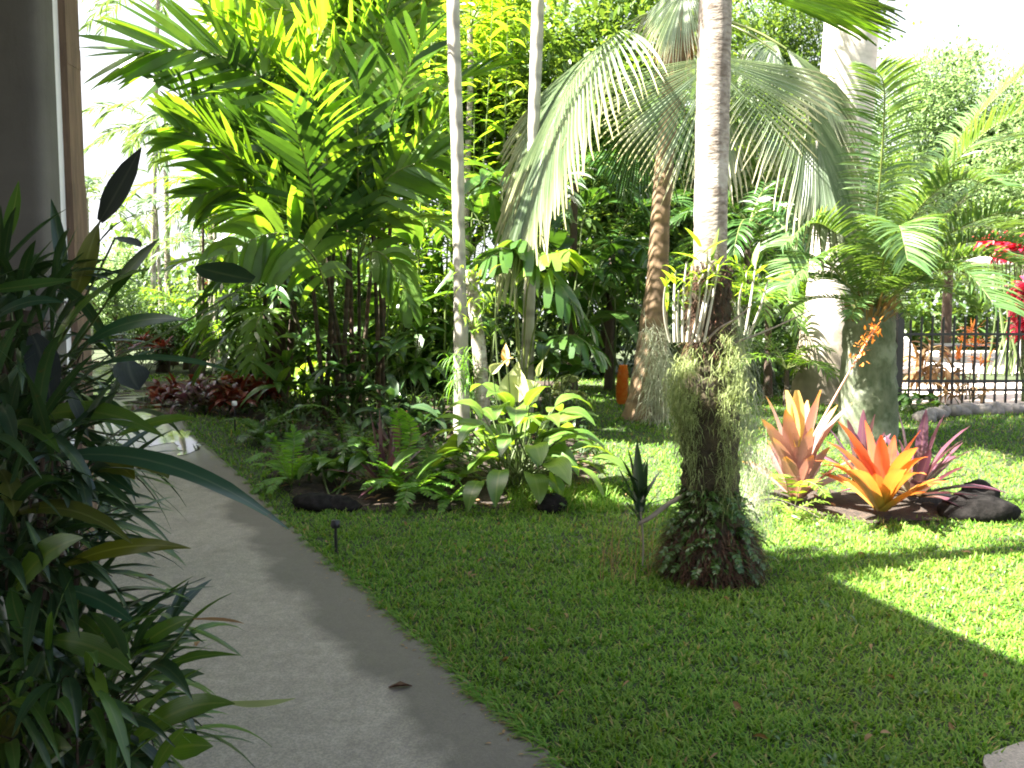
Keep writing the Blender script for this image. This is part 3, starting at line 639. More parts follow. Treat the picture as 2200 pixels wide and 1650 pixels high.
# -- fan palm, leaning
def fan_palm():
    b = G(1388, 893); b[1] = 11.0; b[2] = gz(0, 11.0); d = 11.0; px = d / FPX
    t = thing('fan_palm', 'leaning fan palm with drooping grey green split fans', 'palm tree', b)
    m = MB(); path = [at(1385, 905, d), at(1392, 850, d), at(1402, 720, d), at(1412, 600, d), at(1420, 450, d), at(1432, 300, d), at(1448, 150, d), at(1460, 40, d)]
    trunk(m, path, [54 * px, 42 * px, 31 * px, 23 * px, 20 * px, 19 * px, 22 * px, 26 * px], 14, 50, .04); m.build('trunk', M['bark_brown'], t)
    top = at(1462, 40, d); S = lambda *a: np.array(a, float)
    # hub px, axis px target, depth of hub, depth change to tip, spread, length px, mat, gravity
    # hub px, aim px, hub depth, depth change, half spread, length px, material, gravity, segments, yaw
    # hub px, aim px, hub depth, depth change, half spread, length px, material, gravity, segments, yaw, costa, its droop, side fold
    F = [((1335, 62), (1210, 150), 10.3, -.3, 64, 500, 'fan', (.25, .8), 84, 68, .66, 1.2, .25),
         ((1345, 66), (1190, 130), 10.5, -.2, 50, 400, 'fan', (.3, .9), 60, 60, .5, 1.0, .3),
         ((1532, 122), (1527, 420), 9.5, -.3, 84, 300, 'fan', (.1, .7), 64, 8, .1, .2, .1),
         ((1668, 112), (1740, 210), 10.0, -.4, 62, 400, 'fan', (.25, .8), 84, 35, .6, .8, .3),
         ((1690, 105), (1800, 180), 10.3, -.2, 46, 250, 'fan', (.4, 1.0), 50, 40, .2, .6, .2),
         ((1590, -25), (1800, -55), 10.6, .2, 46, 330, 'palm', (.15, .3), 50, 35, .2, .2, .2),
         ((1668, 95), (1625, 70), 10.6, -.5, 70, 110, 'fan', (2.0, 4), 26, 20, .1, 1, .2),
         ((1480, -45), (1425, 50), 10.3, -.3, 60, 190, 'fan', (.6, 1.6), 40, 40, .2, .8, .2),
         ((1350, -50), (1210, -160), 10.6, .2, 70, 260, 'palm', (.35, .9), 44, 50, .2, .5, .2),
         ((1460, -140), (1450, -350), 11, .4, 100, 300, 'palm', (.2, .8), 44, 10, .2, .3, .2),
         ((1560, -150), (1700, -320), 11.3, .4, 85, 300, 'palm', (.3, .9), 44, 30, .2, .3, .2),
         ((1400, 190), (1330, 400), 11.9, .4, 70, 240, 'palm_d', (.3, .8), 50, 30, .2, .3, .2)]  # this rear fan hangs in shade, so its colour is the dark green
    for hub, tg, dh, dd, spr, Lp, mt, gr, n, yaw, cst, cg, fo in F:
        h = at(*hub, dh); tip = at(tg[0], tg[1], dh + dd); ax = unit(tip - h); L = Lp * dh / FPX
        sd = unit(np.cross(ax, np.array([0, -1.0, .25]))); y_ = math.radians(yaw); sd = sd * math.cos(y_) + np.cross(ax, sd) * math.sin(y_) * (1 if tg[0] < hub[0] else -1); f = MB()
        fan(f, h, ax, sd, L, n, spr, .7 if n == 64 else .6, gr, .03, 13, costa=cst, cgrav=cg, fold=fo)
        lf = f.build('fan_leaf', M[mt], t)
        f = MB(); mid = (top + h) / 2 + Z * .25; tube(f, bez([top, mid, h], 10), [.03, .018, .012], 6); f.build('petiole', M['rachis'], lf)
    # dry fibre and flower stalk in the crown
    m = MB(); N = 260; P = top + R.normal(0, .12, (N, 3)) - Z * R.uniform(0, .7, (N, 1))
    leaves(m, P, R.normal(0, .6, (N, 3)) - Z * .6, R.uniform(.15, .5, N), R.uniform(.01, .03, N), 1, 4); m.build('crown_fibre', M['dry'], t)
fan_palm()

# -- royal palm trunk
def royal():
    d = 13.0; px = d / FPX; b = at(1770, 878, d); b[2] = gz(0, d) - .05
    t = thing('royal_palm', 'very thick smooth pale royal palm trunk with swollen base', 'palm tree', b)
    m = MB(); path = [b, at(1776, 780, d), at(1788, 640, d), at(1800, 480, d), at(1815, 250, d), at(1828, 60, d), at(1838, -200, d), at(1850, -600, d)]
    trunk(m, path, [72 * px, 66 * px, 54 * px, 50 * px, 56 * px, 54 * px, 46 * px, 36 * px], 24, 60, .008); m.build('trunk', M['bark_royal'], t)
    top = path[-1]; ml, mr = MB(), MB()
    for k in range(12): frond(ml, mr, rnd_frond_curve(top, k * 2.4, random.uniform(-.1, 1.1), 3.4, 1.5, 14), 44, .8, .05, 1.1, rr=.03)
    c = ml.build('crown', M['palm'], t); mr.build('rachis', M['rachis'], c)
royal()

# -- cycad
def cycad():
    d = 9.6; px = d / FPX; b = at(1865, 905, d); b[2] = gz(0, d) - .03
    t = thing('cycad', 'cycad with mossy stump trunk and long arching feather leaves', 'cycad', b)
    m = MB(); trunk(m, [b, at(1866, 800, d), at(1868, 700, d), at(1868, 660, d)], [62 * px, 56 * px, 52 * px, 42 * px], 22, 26, .06); m.build('trunk', M['bark_cycad'], t)
    hub = at(1866, 672, d)
    m = MB(); N = 220; th = R.uniform(0, 6.28, N); leaves(m, hub + np.stack([np.cos(th) * .2, np.sin(th) * .2, R.uniform(-.15, .05, N)], 1), np.stack([np.cos(th), np.sin(th), R.uniform(.6, 2, N)], 1), R.uniform(.15, .35, N), .02, .2, 3); m.build('leaf_bases', M['dry'], t)
    Fs = [((1880, 500, 9.4), (1895, 330, 9.2), (1900, 190, 8.9), (1880, 150, 8.6)),
          ((1930, 520, 9.5), (2010, 400, 9.4), (2110, 290, 9.2), (2240, 215, 8.9)),
          ((1950, 540, 9.5), (2060, 440, 9.5), (2150, 380, 9.4), (2260, 350, 9.2)),
          ((1950, 570, 9.3), (2060, 490, 9.0), (2180, 455, 8.6), (2330, 470, 8.2)),
          ((1960, 600, 9.2), (2060, 555, 8.9), (2170, 560, 8.6), (2270, 640, 8.3)),
          ((1940, 620, 9.0), (2010, 580, 8.7), (2080, 590, 8.4), (2140, 660, 8.1)),
          ((1830, 570, 9.4), (1790, 500, 9.2), (1740, 480, 9.1), (1680, 530, 8.9)),
          ((1820, 610, 9.2), (1780, 565, 9.0), (1740, 560, 8.8), (1690, 620, 8.6)),
          ((1900, 540, 9.9), (1990, 400, 10.3), (2080, 320, 10.8), (2180, 300, 11.2)),
          ((1850, 540, 9.9), (1830, 420, 10.4), (1800, 330, 10.9), (1760, 300, 11.3)),
          ((1930, 590, 9.8), (2040, 500, 10.2), (2140, 490, 10.6), (2240, 540, 10.9)),
          ((1960, 570, 9.4), (2080, 520, 9.0), (2200, 525, 8.6), (2320, 580, 8.3)),
          ((1930, 500, 9.6), (2020, 360, 9.7), (2110, 240, 9.7), (2220, 140, 9.6)),
          ((1900, 560, 9.1), (1925, 500, 8.8), (1935, 490, 8.5), (1950, 560, 8.3)),
          ((1920, 530, 9.4), (1990, 430, 9.1), (2060, 385, 8.8), (2140, 400, 8.5))]
    for f in Fs:
        rp = bez([hub] + [at(*q) for q in f], 18); ml, mr = MB(), MB()
        frond(ml, mr, rp, 88, .48, .022, .65, .16, POINT, .4, 80, 45, 4, .014, .06, taper=.55)
        o = ml.build('frond', M['cycad'], t); mr.build('rachis', M['rachis'], o)
    for k in range(9):   # shorter leaves at the base
        az = k * .7 + random.uniform(-.2, .2); ml, mr = MB(), MB()
        frond(ml, mr, rnd_frond_curve(hub, az, random.uniform(.6, 1.0), random.uniform(.9, 1.3), 1.6), 44, .26, .016, .5, .25, POINT, .35, 78, 40, 4, .011, .08)
        o = ml.build('frond', M['cycad'], t); mr.build('rachis', M['rachis'], o)
cycad()

# -- slim ringed trunks
def slim(label, path, rad, d, fr=8, L=1.9):
    p = pts(*[(x, y, d) for x, y in path]); b = p[0].copy(); b[2] = gz(b[0], b[1]) - .03; p[0] = b
    t = thing('slim_palm', label, 'palm tree', b, 'slim pale palms'); m = MB(); trunk(m, p, [r * d / FPX for r in rad], 12, 60, .03); m.build('trunk', M['bark_ring'], t)
    ml, mr = MB(), MB()
    for k in range(fr): frond(ml, mr, rnd_frond_curve(p[-1], k * 2.4 + 1, random.uniform(.0, 1.1), L, 1.5), 26, .5, .05, .8)
    c = ml.build('crown', M['palm'], t); mr.build('rachis', M['rachis'], c)
slim('slim white ringed palm trunk left of centre, standing in front of the palm thicket', [(992, 860), (990, 700), (986, 500), (982, 300), (976, 120), (974, 0), (970, -500), (968, -1150)], [19, 15, 13, 13.5, 14, 13, 12, 10], 9.4)
slim('slim white palm trunk passing behind the tips of the big drooping fan', [(1130, 850), (1135, 700), (1142, 500), (1146, 300), (1152, 120), (1156, 0), (1168, -500), (1175, -1050)], [17, 13, 12, 12, 13, 13, 12, 10], 10.4)

def clump_stem(m, base, top, r0, r1, bow=0.0):
    mid = (base + top) / 2 + R.normal(0, bow + 1e-6, 3) * [1, 1, .2]; tube(m, bez([base, mid, top], 14), [r0, (r0 + r1) / 2, r1], 8, .05)
def fr(t, q, nl, ll, lw, mt, lgrav=.5, prof=POINT, vee=.2, pet=.12, side=None, rach='rachis', seg=5, a0=72, a1=22, rr=.014, taper=.45, jit=.09):
    rp = bez([at(*p) for p in q], 14); ml, mr = MB(), MB()
    frond(ml, mr, rp, nl, ll, lw, lgrav, pet, prof, vee, a0, a1, seg, rr, jit, side, taper)
    o = ml.build('frond', M[mt], t); mr.build('rachis', M[rach], o)
FACE = lambda q: np.cross(unit(at(*q[-1]) - at(*q[0])), np.array([0, 1.0, 0]))

def palm_clump():
    b = at(740, 890, 11); b[2] = gz(*b[:2]); t = thing('clumping_palm', 'large clumping palm with many reddish stems and broad yellow green fronds', 'palm tree', b)
    tops = [((640, 250), 10.6), ((690, 60), 10.8), ((755, 120), 11.2), ((800, 200), 10.7), ((720, 480), 10.4), ((830, 330), 11.4), ((690, 300), 11.3), ((795, 440), 10.5), ((560, 430), 11), ((860, 120), 11.8), ((740, -60), 11.5), ((850, -40), 12), ((770, 560), 10.4), ((700, 580), 10.2)]
    for (x, y), d in tops:
        m = MB(); bb = b + np.array([(x - 720) * .0022 + random.gauss(0, .16), random.uniform(-.5, .6), -.03])
        clump_stem(m, bb, at(x, y, d), random.uniform(.028, .045), .018, .08); m.build('stem', M['bark_red'], t)
    Q = dict(prof=BLUNT)
    # fronds read one by one
    q = ((645, 255, 10.5), (560, 165, 10.2), (440, 110, 10.0), (300, 112, 9.7)); fr(t, q, 24, 1.0, .095, 'palm', .2, POINT, .1, .1, FACE(q), a0=58, a1=14, taper=.6)
    q = ((600, 500, 10.8), (540, 400, 10.6), (470, 320, 10.4), (385, 275, 10.2)); fr(t, q, 17, .85, .12, 'palm', .5, POINT, .1, .1, FACE(q), a0=55)
    q = ((735, 560, 10.2), (715, 450, 10), (670, 360, 9.9), (640, 300, 9.9)); fr(t, q, 16, .95, .13, 'palm_d', .3, POINT, .1, .1, FACE(q), rach='rachis_d', a0=60)  # central frond coloured dark for the shade it hangs in
    q = ((700, 620, 9.8), (670, 545, 9.6), (590, 500, 9.4), (485, 545, 9.2)); fr(t, q, 15, .6, .13, 'palm', 1.5, BLUNT, -.1, .1, FACE(q), a0=80, a1=45)
    q = ((690, 40, 10.6), (678, 110, 10.5), (660, 180, 10.4), (650, 250, 10.3)); fr(t, q, 13, .3, .14, 'palm_y', .6, BLUNT, 0, .05, FACE(q), a0=85, a1=70)
    q = ((688, 50, 10.6), (760, 110, 10.4), (798, 180, 10.3), (796, 290, 10.2)); fr(t, q, 15, .6, .12, 'palm_y', 1.2, BLUNT, 0, .08, FACE(q), a0=75, a1=40)
    q = ((795, 190, 10.7), (850, 180, 10.5), (905, 205, 10.4), (945, 260, 10.3)); fr(t, q, 14, .5, .1, 'bright', 1.2, POINT, .1, .08, FACE(q))
    q = ((700, 90, 10.8), (640, 30, 10.7), (570, 20, 10.6), (500, 40, 10.5)); fr(t, q, 16, .75, .1, 'palm_y', .7, POINT, .1, .1, FACE(q))
    q = ((690, 60, 10.9), (660, 0, 10.8), (610, -60, 10.7), (540, -80, 10.6)); fr(t, q, 16, .8, .1, 'palm', .7, POINT, .1, .1, FACE(q))
    q = ((815, 500, 10.4), (860, 470, 10.2), (910, 470, 10), (975, 510, 9.8)); fr(t, q, 16, .6, .08, 'bright', .6, POINT, .2, .1)
    q = ((770, 560, 10.3), (810, 540, 10.1), (850, 580, 10), (880, 660, 9.9)); fr(t, q, 13, .48, .11, 'palm', 1.5, BLUNT, 0, .1, FACE(q))
    q = ((600, 520, 10.9), (560, 440, 10.7), (500, 400, 10.5), (430, 420, 10.4)); fr(t, q, 15, .75, .1, 'palm', .6, POINT, .1, .1, FACE(q))
    q = ((720, 500, 10.3), (650, 480, 10.1), (570, 450, 9.9), (500, 460, 9.8)); fr(t, q, 18, .7, .09, 'palm', .5, POINT, .1, .1)
    q = ((740, 520, 10.3), (790, 430, 10.1), (850, 370, 10), (930, 340, 9.9)); fr(t, q, 18, .75, .1, 'palm', .5, POINT, .1, .1, FACE(q))
    q = ((560, 440, 11), (540, 340, 10.9), (560, 270, 10.8), (610, 240, 10.8)); fr(t, q, 10, .5, .14, 'palm_y', .6, BLUNT, .1, .1, FACE(q))
    q = ((740, 0, 11.3), (720, -60, 11.2), (760, -90, 11.1), (800, 40, 11)); fr(t, q, 15, .8, .11, 'palm', .9, POINT, .1, .1)
    for (x, y), d in tops:
        for k in range(4):
            az = random.uniform(0, 6.28); L = random.uniform(1.5, 2.3); ml, mr = MB(), MB()
            hi = y < 350  # high stems get yellower fronds, low ones the shade-dark green
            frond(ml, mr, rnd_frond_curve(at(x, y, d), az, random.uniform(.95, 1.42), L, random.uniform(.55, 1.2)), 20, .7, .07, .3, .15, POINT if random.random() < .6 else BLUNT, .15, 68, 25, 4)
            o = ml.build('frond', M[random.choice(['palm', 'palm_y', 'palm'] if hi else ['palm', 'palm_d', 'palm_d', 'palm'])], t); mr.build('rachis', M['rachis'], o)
palm_clump()

def palm_clump_b():
    b = at(600, 880, 12.3); b[2] = gz(*b[:2]); t = thing('clumping_palm', 'smaller dark stemmed clumping palm behind the red leaved bed', 'palm tree', b)
    tops = [((585, 560), 12), ((610, 520), 12.3), ((630, 600), 12.5), ((570, 640), 12.1), ((640, 480), 12.8), ((600, 690), 11.9)]
    for (x, y), d in tops:
        m = MB(); clump_stem(m, b + [random.gauss(0, .12), random.gauss(0, .15), 0], at(x, y, d), .065, .03, .06); m.build('stem', M['bark_dark'], t)
        for k in range(6):
            ml, mr = MB(), MB(); frond(ml, mr, rnd_frond_curve(at(x, y, d), random.uniform(0, 6.28), random.uniform(.1, 1.0), random.uniform(.9, 1.5), 1.8), 15, .42, .06, .8, .15, POINT, .15, 70, 25, 4)
            o = ml.build('frond', M[random.choice(['palm', 'palm_d', 'broad'])], t); mr.build('rachis', M['rachis'], o)
palm_clump_b()

def ginger():
    b = at(940, 850, 14.6); b[2] = gz(*b[:2]); t = thing('ginger_clump', 'tall yellow green ginger canes with two ranked leaves behind slim trunk', 'ginger', b)
    for k in range(24):
        x = random.uniform(830, 1100); y = random.uniform(-60, 480); d = random.uniform(13.6, 15.4)
        base = b + np.array([(x - 980) * .005 + random.gauss(0, .3), random.uniform(-.7, .7), 0]); top = at(x, y, d)
        c = bez([base, (base + top) / 2 + R.normal(0, .15, 3), top], 16); m = MB(); tube(m, c, [.02, .015, .006], 6); st = m.build('cane', M['cane'], t)
        H = top[2] - base[2]; n = int(7 + H * 4); az = random.uniform(0, 6.28); m = MB(); s = np.linspace(.22, 1, n)
        P = np.array([[np.interp(a, np.linspace(0, 1, 17), c[:, q]) for q in range(3)] for a in s]); sg = np.where(np.arange(n) % 2, 1, -1)[:, None]
        D = sg * np.array([math.cos(az), math.sin(az), 0]) + Z * R.uniform(.3, .9, (n, 1)) + R.normal(0, .15, (n, 3))
        leaves(m, P, D, R.uniform(.4, .62, n), R.uniform(.09, .13, n), R.uniform(.7, 1.6, n), 5, (.4, 1, .95, .6, .03), .2)
        m.build('leaves', M[random.choice(['palm_y', 'bright', 'palm', 'bright']) if y < 330 else random.choice(['palm', 'broad', 'bright'])], st)
ginger()

def broad_plant(name, label, cat, base, d, heads, L, W, mt, n=10, grav=1.2, stem=.02, el=(.2, 1.1), r=0.05, petiole=.0, prof=(.35, .95, 1, .75, .04), group=None, stem_mat='stem_g', fold=.25, dj=.3):
    b = at(*base, d); b[2] = gz(*b[:2]); t = thing(name, label, cat, b, group); ml, ms = MB(), MB()
    for (x, y) in heads:
        top = at(x, y, d + random.uniform(-dj, dj))
        tube(ms, bez([b + R.normal(0, r, 3) * [1, 1, 0], (b + top) / 2 + R.normal(0, .05, 3), top], 8), [stem, stem * .7, stem * .5], 6)
        for k in range(n):
            az = random.uniform(0, 6.28); e = random.uniform(*el); dr = np.array([math.cos(az) * math.cos(e), math.sin(az) * math.cos(e), math.sin(e)])
            p = top + R.normal(0, .03, 3)
            if petiole:
                pp = strand(p, dr, petiole * random.uniform(.6, 1.2), 5, .7); tube(ms, pp, [stem * .4, stem * .25], 5); p = pp[-1]; dr = unit(pp[-1] - pp[-2])
            leaves(ml, [p], [dr], [L * random.uniform(.7, 1.15)], [W * random.uniform(.75, 1.15)], grav * random.uniform(.6, 1.4), 7, prof, fold, None, random.gauss(0, .35), .03)
    ml.build('leaves', M[mt], t); ms.build('stems', M[stem_mat], t); return t
def arch_plant():
    b = at(1110, 870, 9.9); b[2] = gz(*b[:2]); t = thing('broad_leaf_palm', 'young palm with broad arching pale leaflets between slim trunk and fan palm', 'palm tree', b)
    for q, nl, ll, lw, mt in (
        (((1120, 860, 9.8), (1105, 620, 9.7), (1130, 520, 9.6), (1230, 650, 9.3)), 11, .6, .12, 'broad'),
        (((1120, 860, 9.8), (1110, 640, 9.7), (1100, 540, 9.6), (1040, 560, 9.4)), 9, .5, .11, 'broad'),
        (((1125, 860, 9.9), (1130, 640, 9.8), (1160, 560, 9.6), (1210, 540, 9.4)), 9, .5, .12, 'bright'),
        (((1125, 860, 9.9), (1150, 700, 9.9), (1200, 640, 9.8), (1270, 700, 9.7)), 11, .5, .1, 'broad'),
        (((1120, 860, 9.9), (1080, 720, 9.9), (1030, 680, 9.8), (990, 720, 9.7)), 11, .5, .1, 'palm_d'),
        (((1130, 860, 9.9), (1180, 750, 9.7), (1230, 720, 9.5), (1290, 760, 9.4)), 10, .42, .09, 'broad')):
        fr(t, q, nl, ll, lw, mt, 1.3, BLUNT, 0, .45, None, a0=75, a1=35, seg=6)
arch_plant()
# a mossy old stump with epiphytes behind the lily
def stump():
    d = 9.0; b = at(1040, 880, d); b[2] = gz(*b[:2]); t = thing('tree_stump', 'leaning bare stump trunk with small epiphyte leaves near the slim white trunk', 'stump', b)
    m = MB(); trunk(m, [b, at(1032, 780, d), at(1020, 680, d), at(1012, 580, d)], [.085, .075, .07, .055], 10, 20, .1); m.build('trunk', M['bark_grey'], t)
    m = MB(); N = 90; P = np.array([at(random.gauss(1025, 22), random.uniform(570, 720), d - .1) for _ in range(N)]); leaves(m, P, R.normal(0, 1, (N, 3)) + Z * .5, R.uniform(.1, .24, N), R.uniform(.02, .035, N), 1.5, 4); m.build('epiphyte_leaves', M['bright'], t)
    m = MB(); N = 150; P = np.array([at(random.gauss(995, 14), random.uniform(760, 840), d - .1) for _ in range(N)]); leaves(m, P, R.normal(0, .6, (N, 3)) + Z * .2, R.uniform(.15, .35, N), .012, 2.2, 5); m.build('trailing_leaves', M['fern'], t)
stump()
def blade(m, ctrl, W, n=12, prof=(.3, .6, .85, 1, 1, .92, .75, .42, .03), fold=.2, face=None):
    """one strap leaf along a curve, its face turned more or less towards the open side"""
    c = bez(ctrl, n); T = unit(np.gradient(c, axis=0)); f = unit((np.array([.35, -.75, .55]) + R.normal(0, .24, 3)) if face is None else np.asarray(face, float)); V = []
    for i in range(n + 1):
        s = unit(np.cross(T[i], f)); nr = np.cross(s, T[i]); h = W * np.interp(i / n, np.linspace(0, 1, len(prof)), prof) / 2; k = .02 * W * math.sin(i * 2.3)
        V += [c[i] - s * h + nr * (h * fold + k), c[i], c[i] + s * h + nr * (h * fold - k)]
    b = np.arange(n)[:, None] * 3 + np.arange(2)[None, :]; m.add(V, np.stack([b, b + 1, b + 4, b + 3], -1), np.repeat(np.linspace(0, 1, n + 1), 3), np.tile([-1, 0, 1.0], n + 1))

# ------------------------------------------------------------------ bed plants
def peace_lily():
    d = 7.7; b = G(1110, 1050); b[2] = gz(*b[:2]); t = thing('peace_lily', 'big peace lily with glossy broad leaves and pale spathes at lawn edge', 'plant', b)
    ml, ms = MB(), MB()
    for k in range(84):
        az = k * 2.399; e = random.uniform(.5, 1.35); dr = np.array([math.cos(az) * math.cos(e), math.sin(az) * math.cos(e), math.sin(e)])
        pp = strand(b + R.normal(0, .09, 3) * [1, 1, 0], dr, random.uniform(.35, .85), 6, .5); tube(ms, pp, [.009, .006], 5)
        dd = unit(pp[-1] - pp[-2]); 
        leaves(ml, [pp[-1]], [dd * [1, 1, .55]], [random.uniform(.32, .5)], [random.uniform(.15, .22)], random.uniform(1.0, 2.2), 8, (.3, .85, 1, .85, .5, .03), .22, None, random.gauss(0, .3), .02)
    ml.build('leaves', M['lily'], t); ms.build('petioles', M['stem_g'], t)
    for (x, y, w_, h_) in ((1110, 826, 58, 74), (1146, 834, 46, 62), (1056, 785, 20, 34), (1156, 790, 12, 36), (1085, 760, 16, 40)):
        c = at(x, y, d - .1); m = MB(); s = d / FPX
        mid = (b + c) / 2 + R.normal(0, .03, 3); tube(m, bez([b, mid, c], 10), [.007, .005], 5); fs = m.build('flower_stalk', M['stem_g'], t)
        m = MB(); leaves(m, [c - Z * h_ * s * .5], [[random.gauss(0, .35), random.uniform(-.5, .3), 1]], [h_ * s * 1.15], [w_ * s * 1.15], .9, 9, (.25, .8, 1, .9, .6, .25, .03), .75, [1, random.gauss(0, .5), 0], 0, .03); m.build('spathe', M['spathe'] if x != 1085 else M['flower_y'], fs)
    m = MB(); c = at(1090, 772, d - .15); tube(m, bez([b, (b + c) / 2 + R.normal(0, .02, 3), c], 10), [.006, .004], 5); f2 = m.build('flower_stalk', M['stem_g'], t)
    m = MB(); leaves(m, np.tile(c, (7, 1)), R.normal(0, 1, (7, 3)) + Z * .6, .07, .035, .6, 4); m.build('yellow_bract', M['flower_y'], f2)
peace_lily()

def fern(label, base, d=None, n=14, L=.5, ll=.07, spec=None, mt='fern', grav=1.5, nl=26, el=(.5, 1.25)):
    b = G(*base) if d is None else at(*base, d); b[2] = gz(*b[:2])
    t = thing('fern', label, 'fern', b, 'ferns along the bed'); ml, mr = MB(), MB()
    for q in (spec or ()):
        rp = bez([b] + [at(*p) for p in q], 16); frond(ml, mr, rp, nl + 6, ll * 1.15, .02, .4, .15, POINT, .05, 80, 55, 3, .004, .06, taper=.4)
    for k in range(n):
        rp = rnd_frond_curve(b + [0, 0, .02], k * 2.4 + random.uniform(-.4, .4), random.uniform(*el), L * random.uniform(.7, 1.15), grav * random.uniform(.7, 1.3), 12)
        frond(ml, mr, rp, nl, ll, .017, .4, .12, POINT, .05, 80, 55, 3, .0035, .06, taper=.4)
    ml.build('fronds', M[mt], t); mr.build('rachis', M['rachis'], t)
fern('light green fern at the path side corner of the bed', (625, 1045), None, 12, .5, .085, [((600, 990, 7.0), (570, 975, 6.9), (535, 990, 6.8)), ((630, 980, 7.1), (632, 940, 7.1), (628, 915, 7.1)), ((605, 970, 7.1), (590, 945, 7.0), (582, 935, 7.0))])
fern('tall fern with upright curling fronds in front of the dark bromeliad', (850, 1010), 7.5, 9, .55, .08, [((860, 940, 7.4), (850, 890, 7.3), (825, 872, 7.3)), ((800, 960, 7.3), (770, 940, 7.2), (760, 955, 7.1)), ((880, 960, 7.4), (880, 910, 7.3), (860, 880, 7.2))], 'fern', 1.3)
fern('bright fern hanging over the lawn edge of the bed', (875, 1035), 7.25, 13, .45, .085, [((880, 1040, 7.0), (870, 1070, 6.8), (860, 1105, 6.75)), ((930, 1020, 7.0), (970, 1020, 6.9), (990, 1040, 6.9)), ((840, 1030, 7.0), (815, 1040, 6.9), (800, 1055, 6.9))])
fern('dim fern in the shade below the dark palm stems', (760, 930), 8.8, 16, .65, .1, [((720, 890, 8.6), (660, 870, 8.5), (610, 890, 8.4)), ((700, 930, 8.4), (660, 930, 8.2), (640, 950, 8.1))], 'broad', 1.6)
fern('dark fern beside the grass strip near the path', (560, 930), 9.5, 14, .5, .09, None, 'broad', 1.6)
fern('sparse fern between hanging fern and peace lily', (965, 1070), 7.1, 8, .32, .06, None, 'fern', 1.6)
fern('dark fern clump in shade under the peace lily left side', (930, 985), 7.9, 12, .5, .08, None, 'broad', 1.5)
fern('fern mass right of the moss palm mound base against the lawn', (1180, 1085), 6.95, 14, .2, .03, None, 'broad', 1.6, 18)

broad_plant('bed_shrub', 'low plant with wide soft leaves between the two bright ferns', 'plant', (720, 1050), 7.4, [(690, 1000), (740, 1000), (790, 985), (715, 1020)], .3, .13, 'broad', 9, 1.6, .012, (.0, .9))
broad_plant('bed_shrub', 'dark low leafy plant at the back of the shaded bed', 'plant', (860, 930), 9.3, [(820, 900), (880, 880), (920, 910), (850, 860)], .4, .12, 'strap_d', 10, 1.5, .012, (.0, 1.0))
broad_plant('bed_shrub', 'sunlit lime leaved shrub seen between the dark palm stems', 'plant', (665, 870), 13.5, [(645, 800), (660, 825), (685, 840), (675, 790), (650, 850), (690, 815)], .3, .13, 'bright', 12, 1.6, .012, (-.2, .9))
broad_plant('bed_shrub', 'dark shrub right of the peace lily below the young palm', 'plant', (1195, 850), 10.5, [(1180, 790), (1210, 770), (1170, 740), (1230, 800)], .5, .16, 'broad', 8, 1.5, .012, (.0, 1.0))
def rosette(name, label, base, d, n, L, W, mt, el=(.3, 1.3), grav=.9, spec=(), tipm=1.0, fold=.35, group=None, mat2=None, spec_mat=None):
    mo = MB()
    b = G(*base) if d is None else at(*base, d); b[2] = gz(*b[:2]) + .02; t = thing(name, label, 'bromeliad', b, group); ml = MB()
    for k in range(n):
        az = k * 2.399 + random.uniform(-.2, .2); u = k / max(n - 1, 1); e = el[0] + (el[1] - el[0]) * u
        dr = np.array([math.cos(az) * math.cos(e), math.sin(az) * math.cos(e), math.sin(e)])
        leaves(mo if mat2 and u < .55 else ml, [b + dr * [.06, .06, 0] + Z * .05 * (L / .6)], [dr], [L * random.uniform(.8, 1.05) * (1 - .15 * u)], [W * random.uniform(.85, 1.1)], grav * (1.2 - u) * random.uniform(.7, 1.3), 8, (1.0, .85, .9, 1.0, 1.0, .85, .12), fold, None, 0, .02)
    if mat2: ml.build('inner_leaves', M[mt], t)
    else: ml.build('leaves', M[mt], t)
    if mat2: mo.build('lower_leaves', M[mat2], t)
    ms = MB()
    for (x, y, dd, w_, curve) in spec:
        tip = at(x, y, dd); o = (tip - b) * [1, 1, 0]; h_ = tip[2] - b[2]; o = o / (np.linalg.norm(o) + .05)
        mid = b + o * .1 + Z * max(.12, h_ * (.62 + .25 * curve)); p1 = b + o * .05 + Z * .06
        blade(ms, [p1, mid * .75 + (p1 + tip) * .125, tip], w_, 10, (.8, .85, .95, 1.0, 1.0, .95, .8, .5, .1), fold * .8, Z * .6 - o * .8 + R.normal(0, .12, 3))
    if spec: ms.build('outer_leaves', M[spec_mat or mt], t)
    return t, b
S = 6.6 / FPX
t, b = rosette('bromeliad', 'glowing orange and yellow bromeliad in full sun on the lawn edge', (1893, 1115), None, 17, .56, .115, 'brom_o', (.65, 1.4), .6,
[(1800, 905, 6.4, .11, .1), (1858, 903, 6.6, .12, .05), (1893, 935, 6.4, .12, .05), (1922, 935, 6.7, .1, .05), (1978, 925, 6.5, .1, .15), (1775, 948, 6.3, .1, .3), (1830, 960, 6.5, .11, .1)], mat2='brom_y')
YB = G(1893, 1115); m = MB()
for (x, y, dd, w_, c_) in ((1752, 990, 6.1, .08, .4), (1768, 1000, 6.15, .1, .3), (1972, 962, 6.15, .13, .2), (1994, 982, 6.2, .1, .3), (1820, 1010, 5.98, .12, .2), (1945, 1010, 5.98, .12, .2), (1990, 1020, 6.05, .08, .5)):
    tip = at(x, y, dd); o = unit((tip - YB) * [1, 1, 0]); p1 = YB + o * .04 + Z * .08; mid = p1 * .4 + tip * .6 + Z * (.12 + .1 * c_) - o * .06
    blade(m, [p1, mid, tip], w_, 10, (.75, .85, .95, 1.0, 1.0, .95, .8, .5, .1), .3, Z - o * .5)
m.build('golden_leaves', M['brom_y'], t)
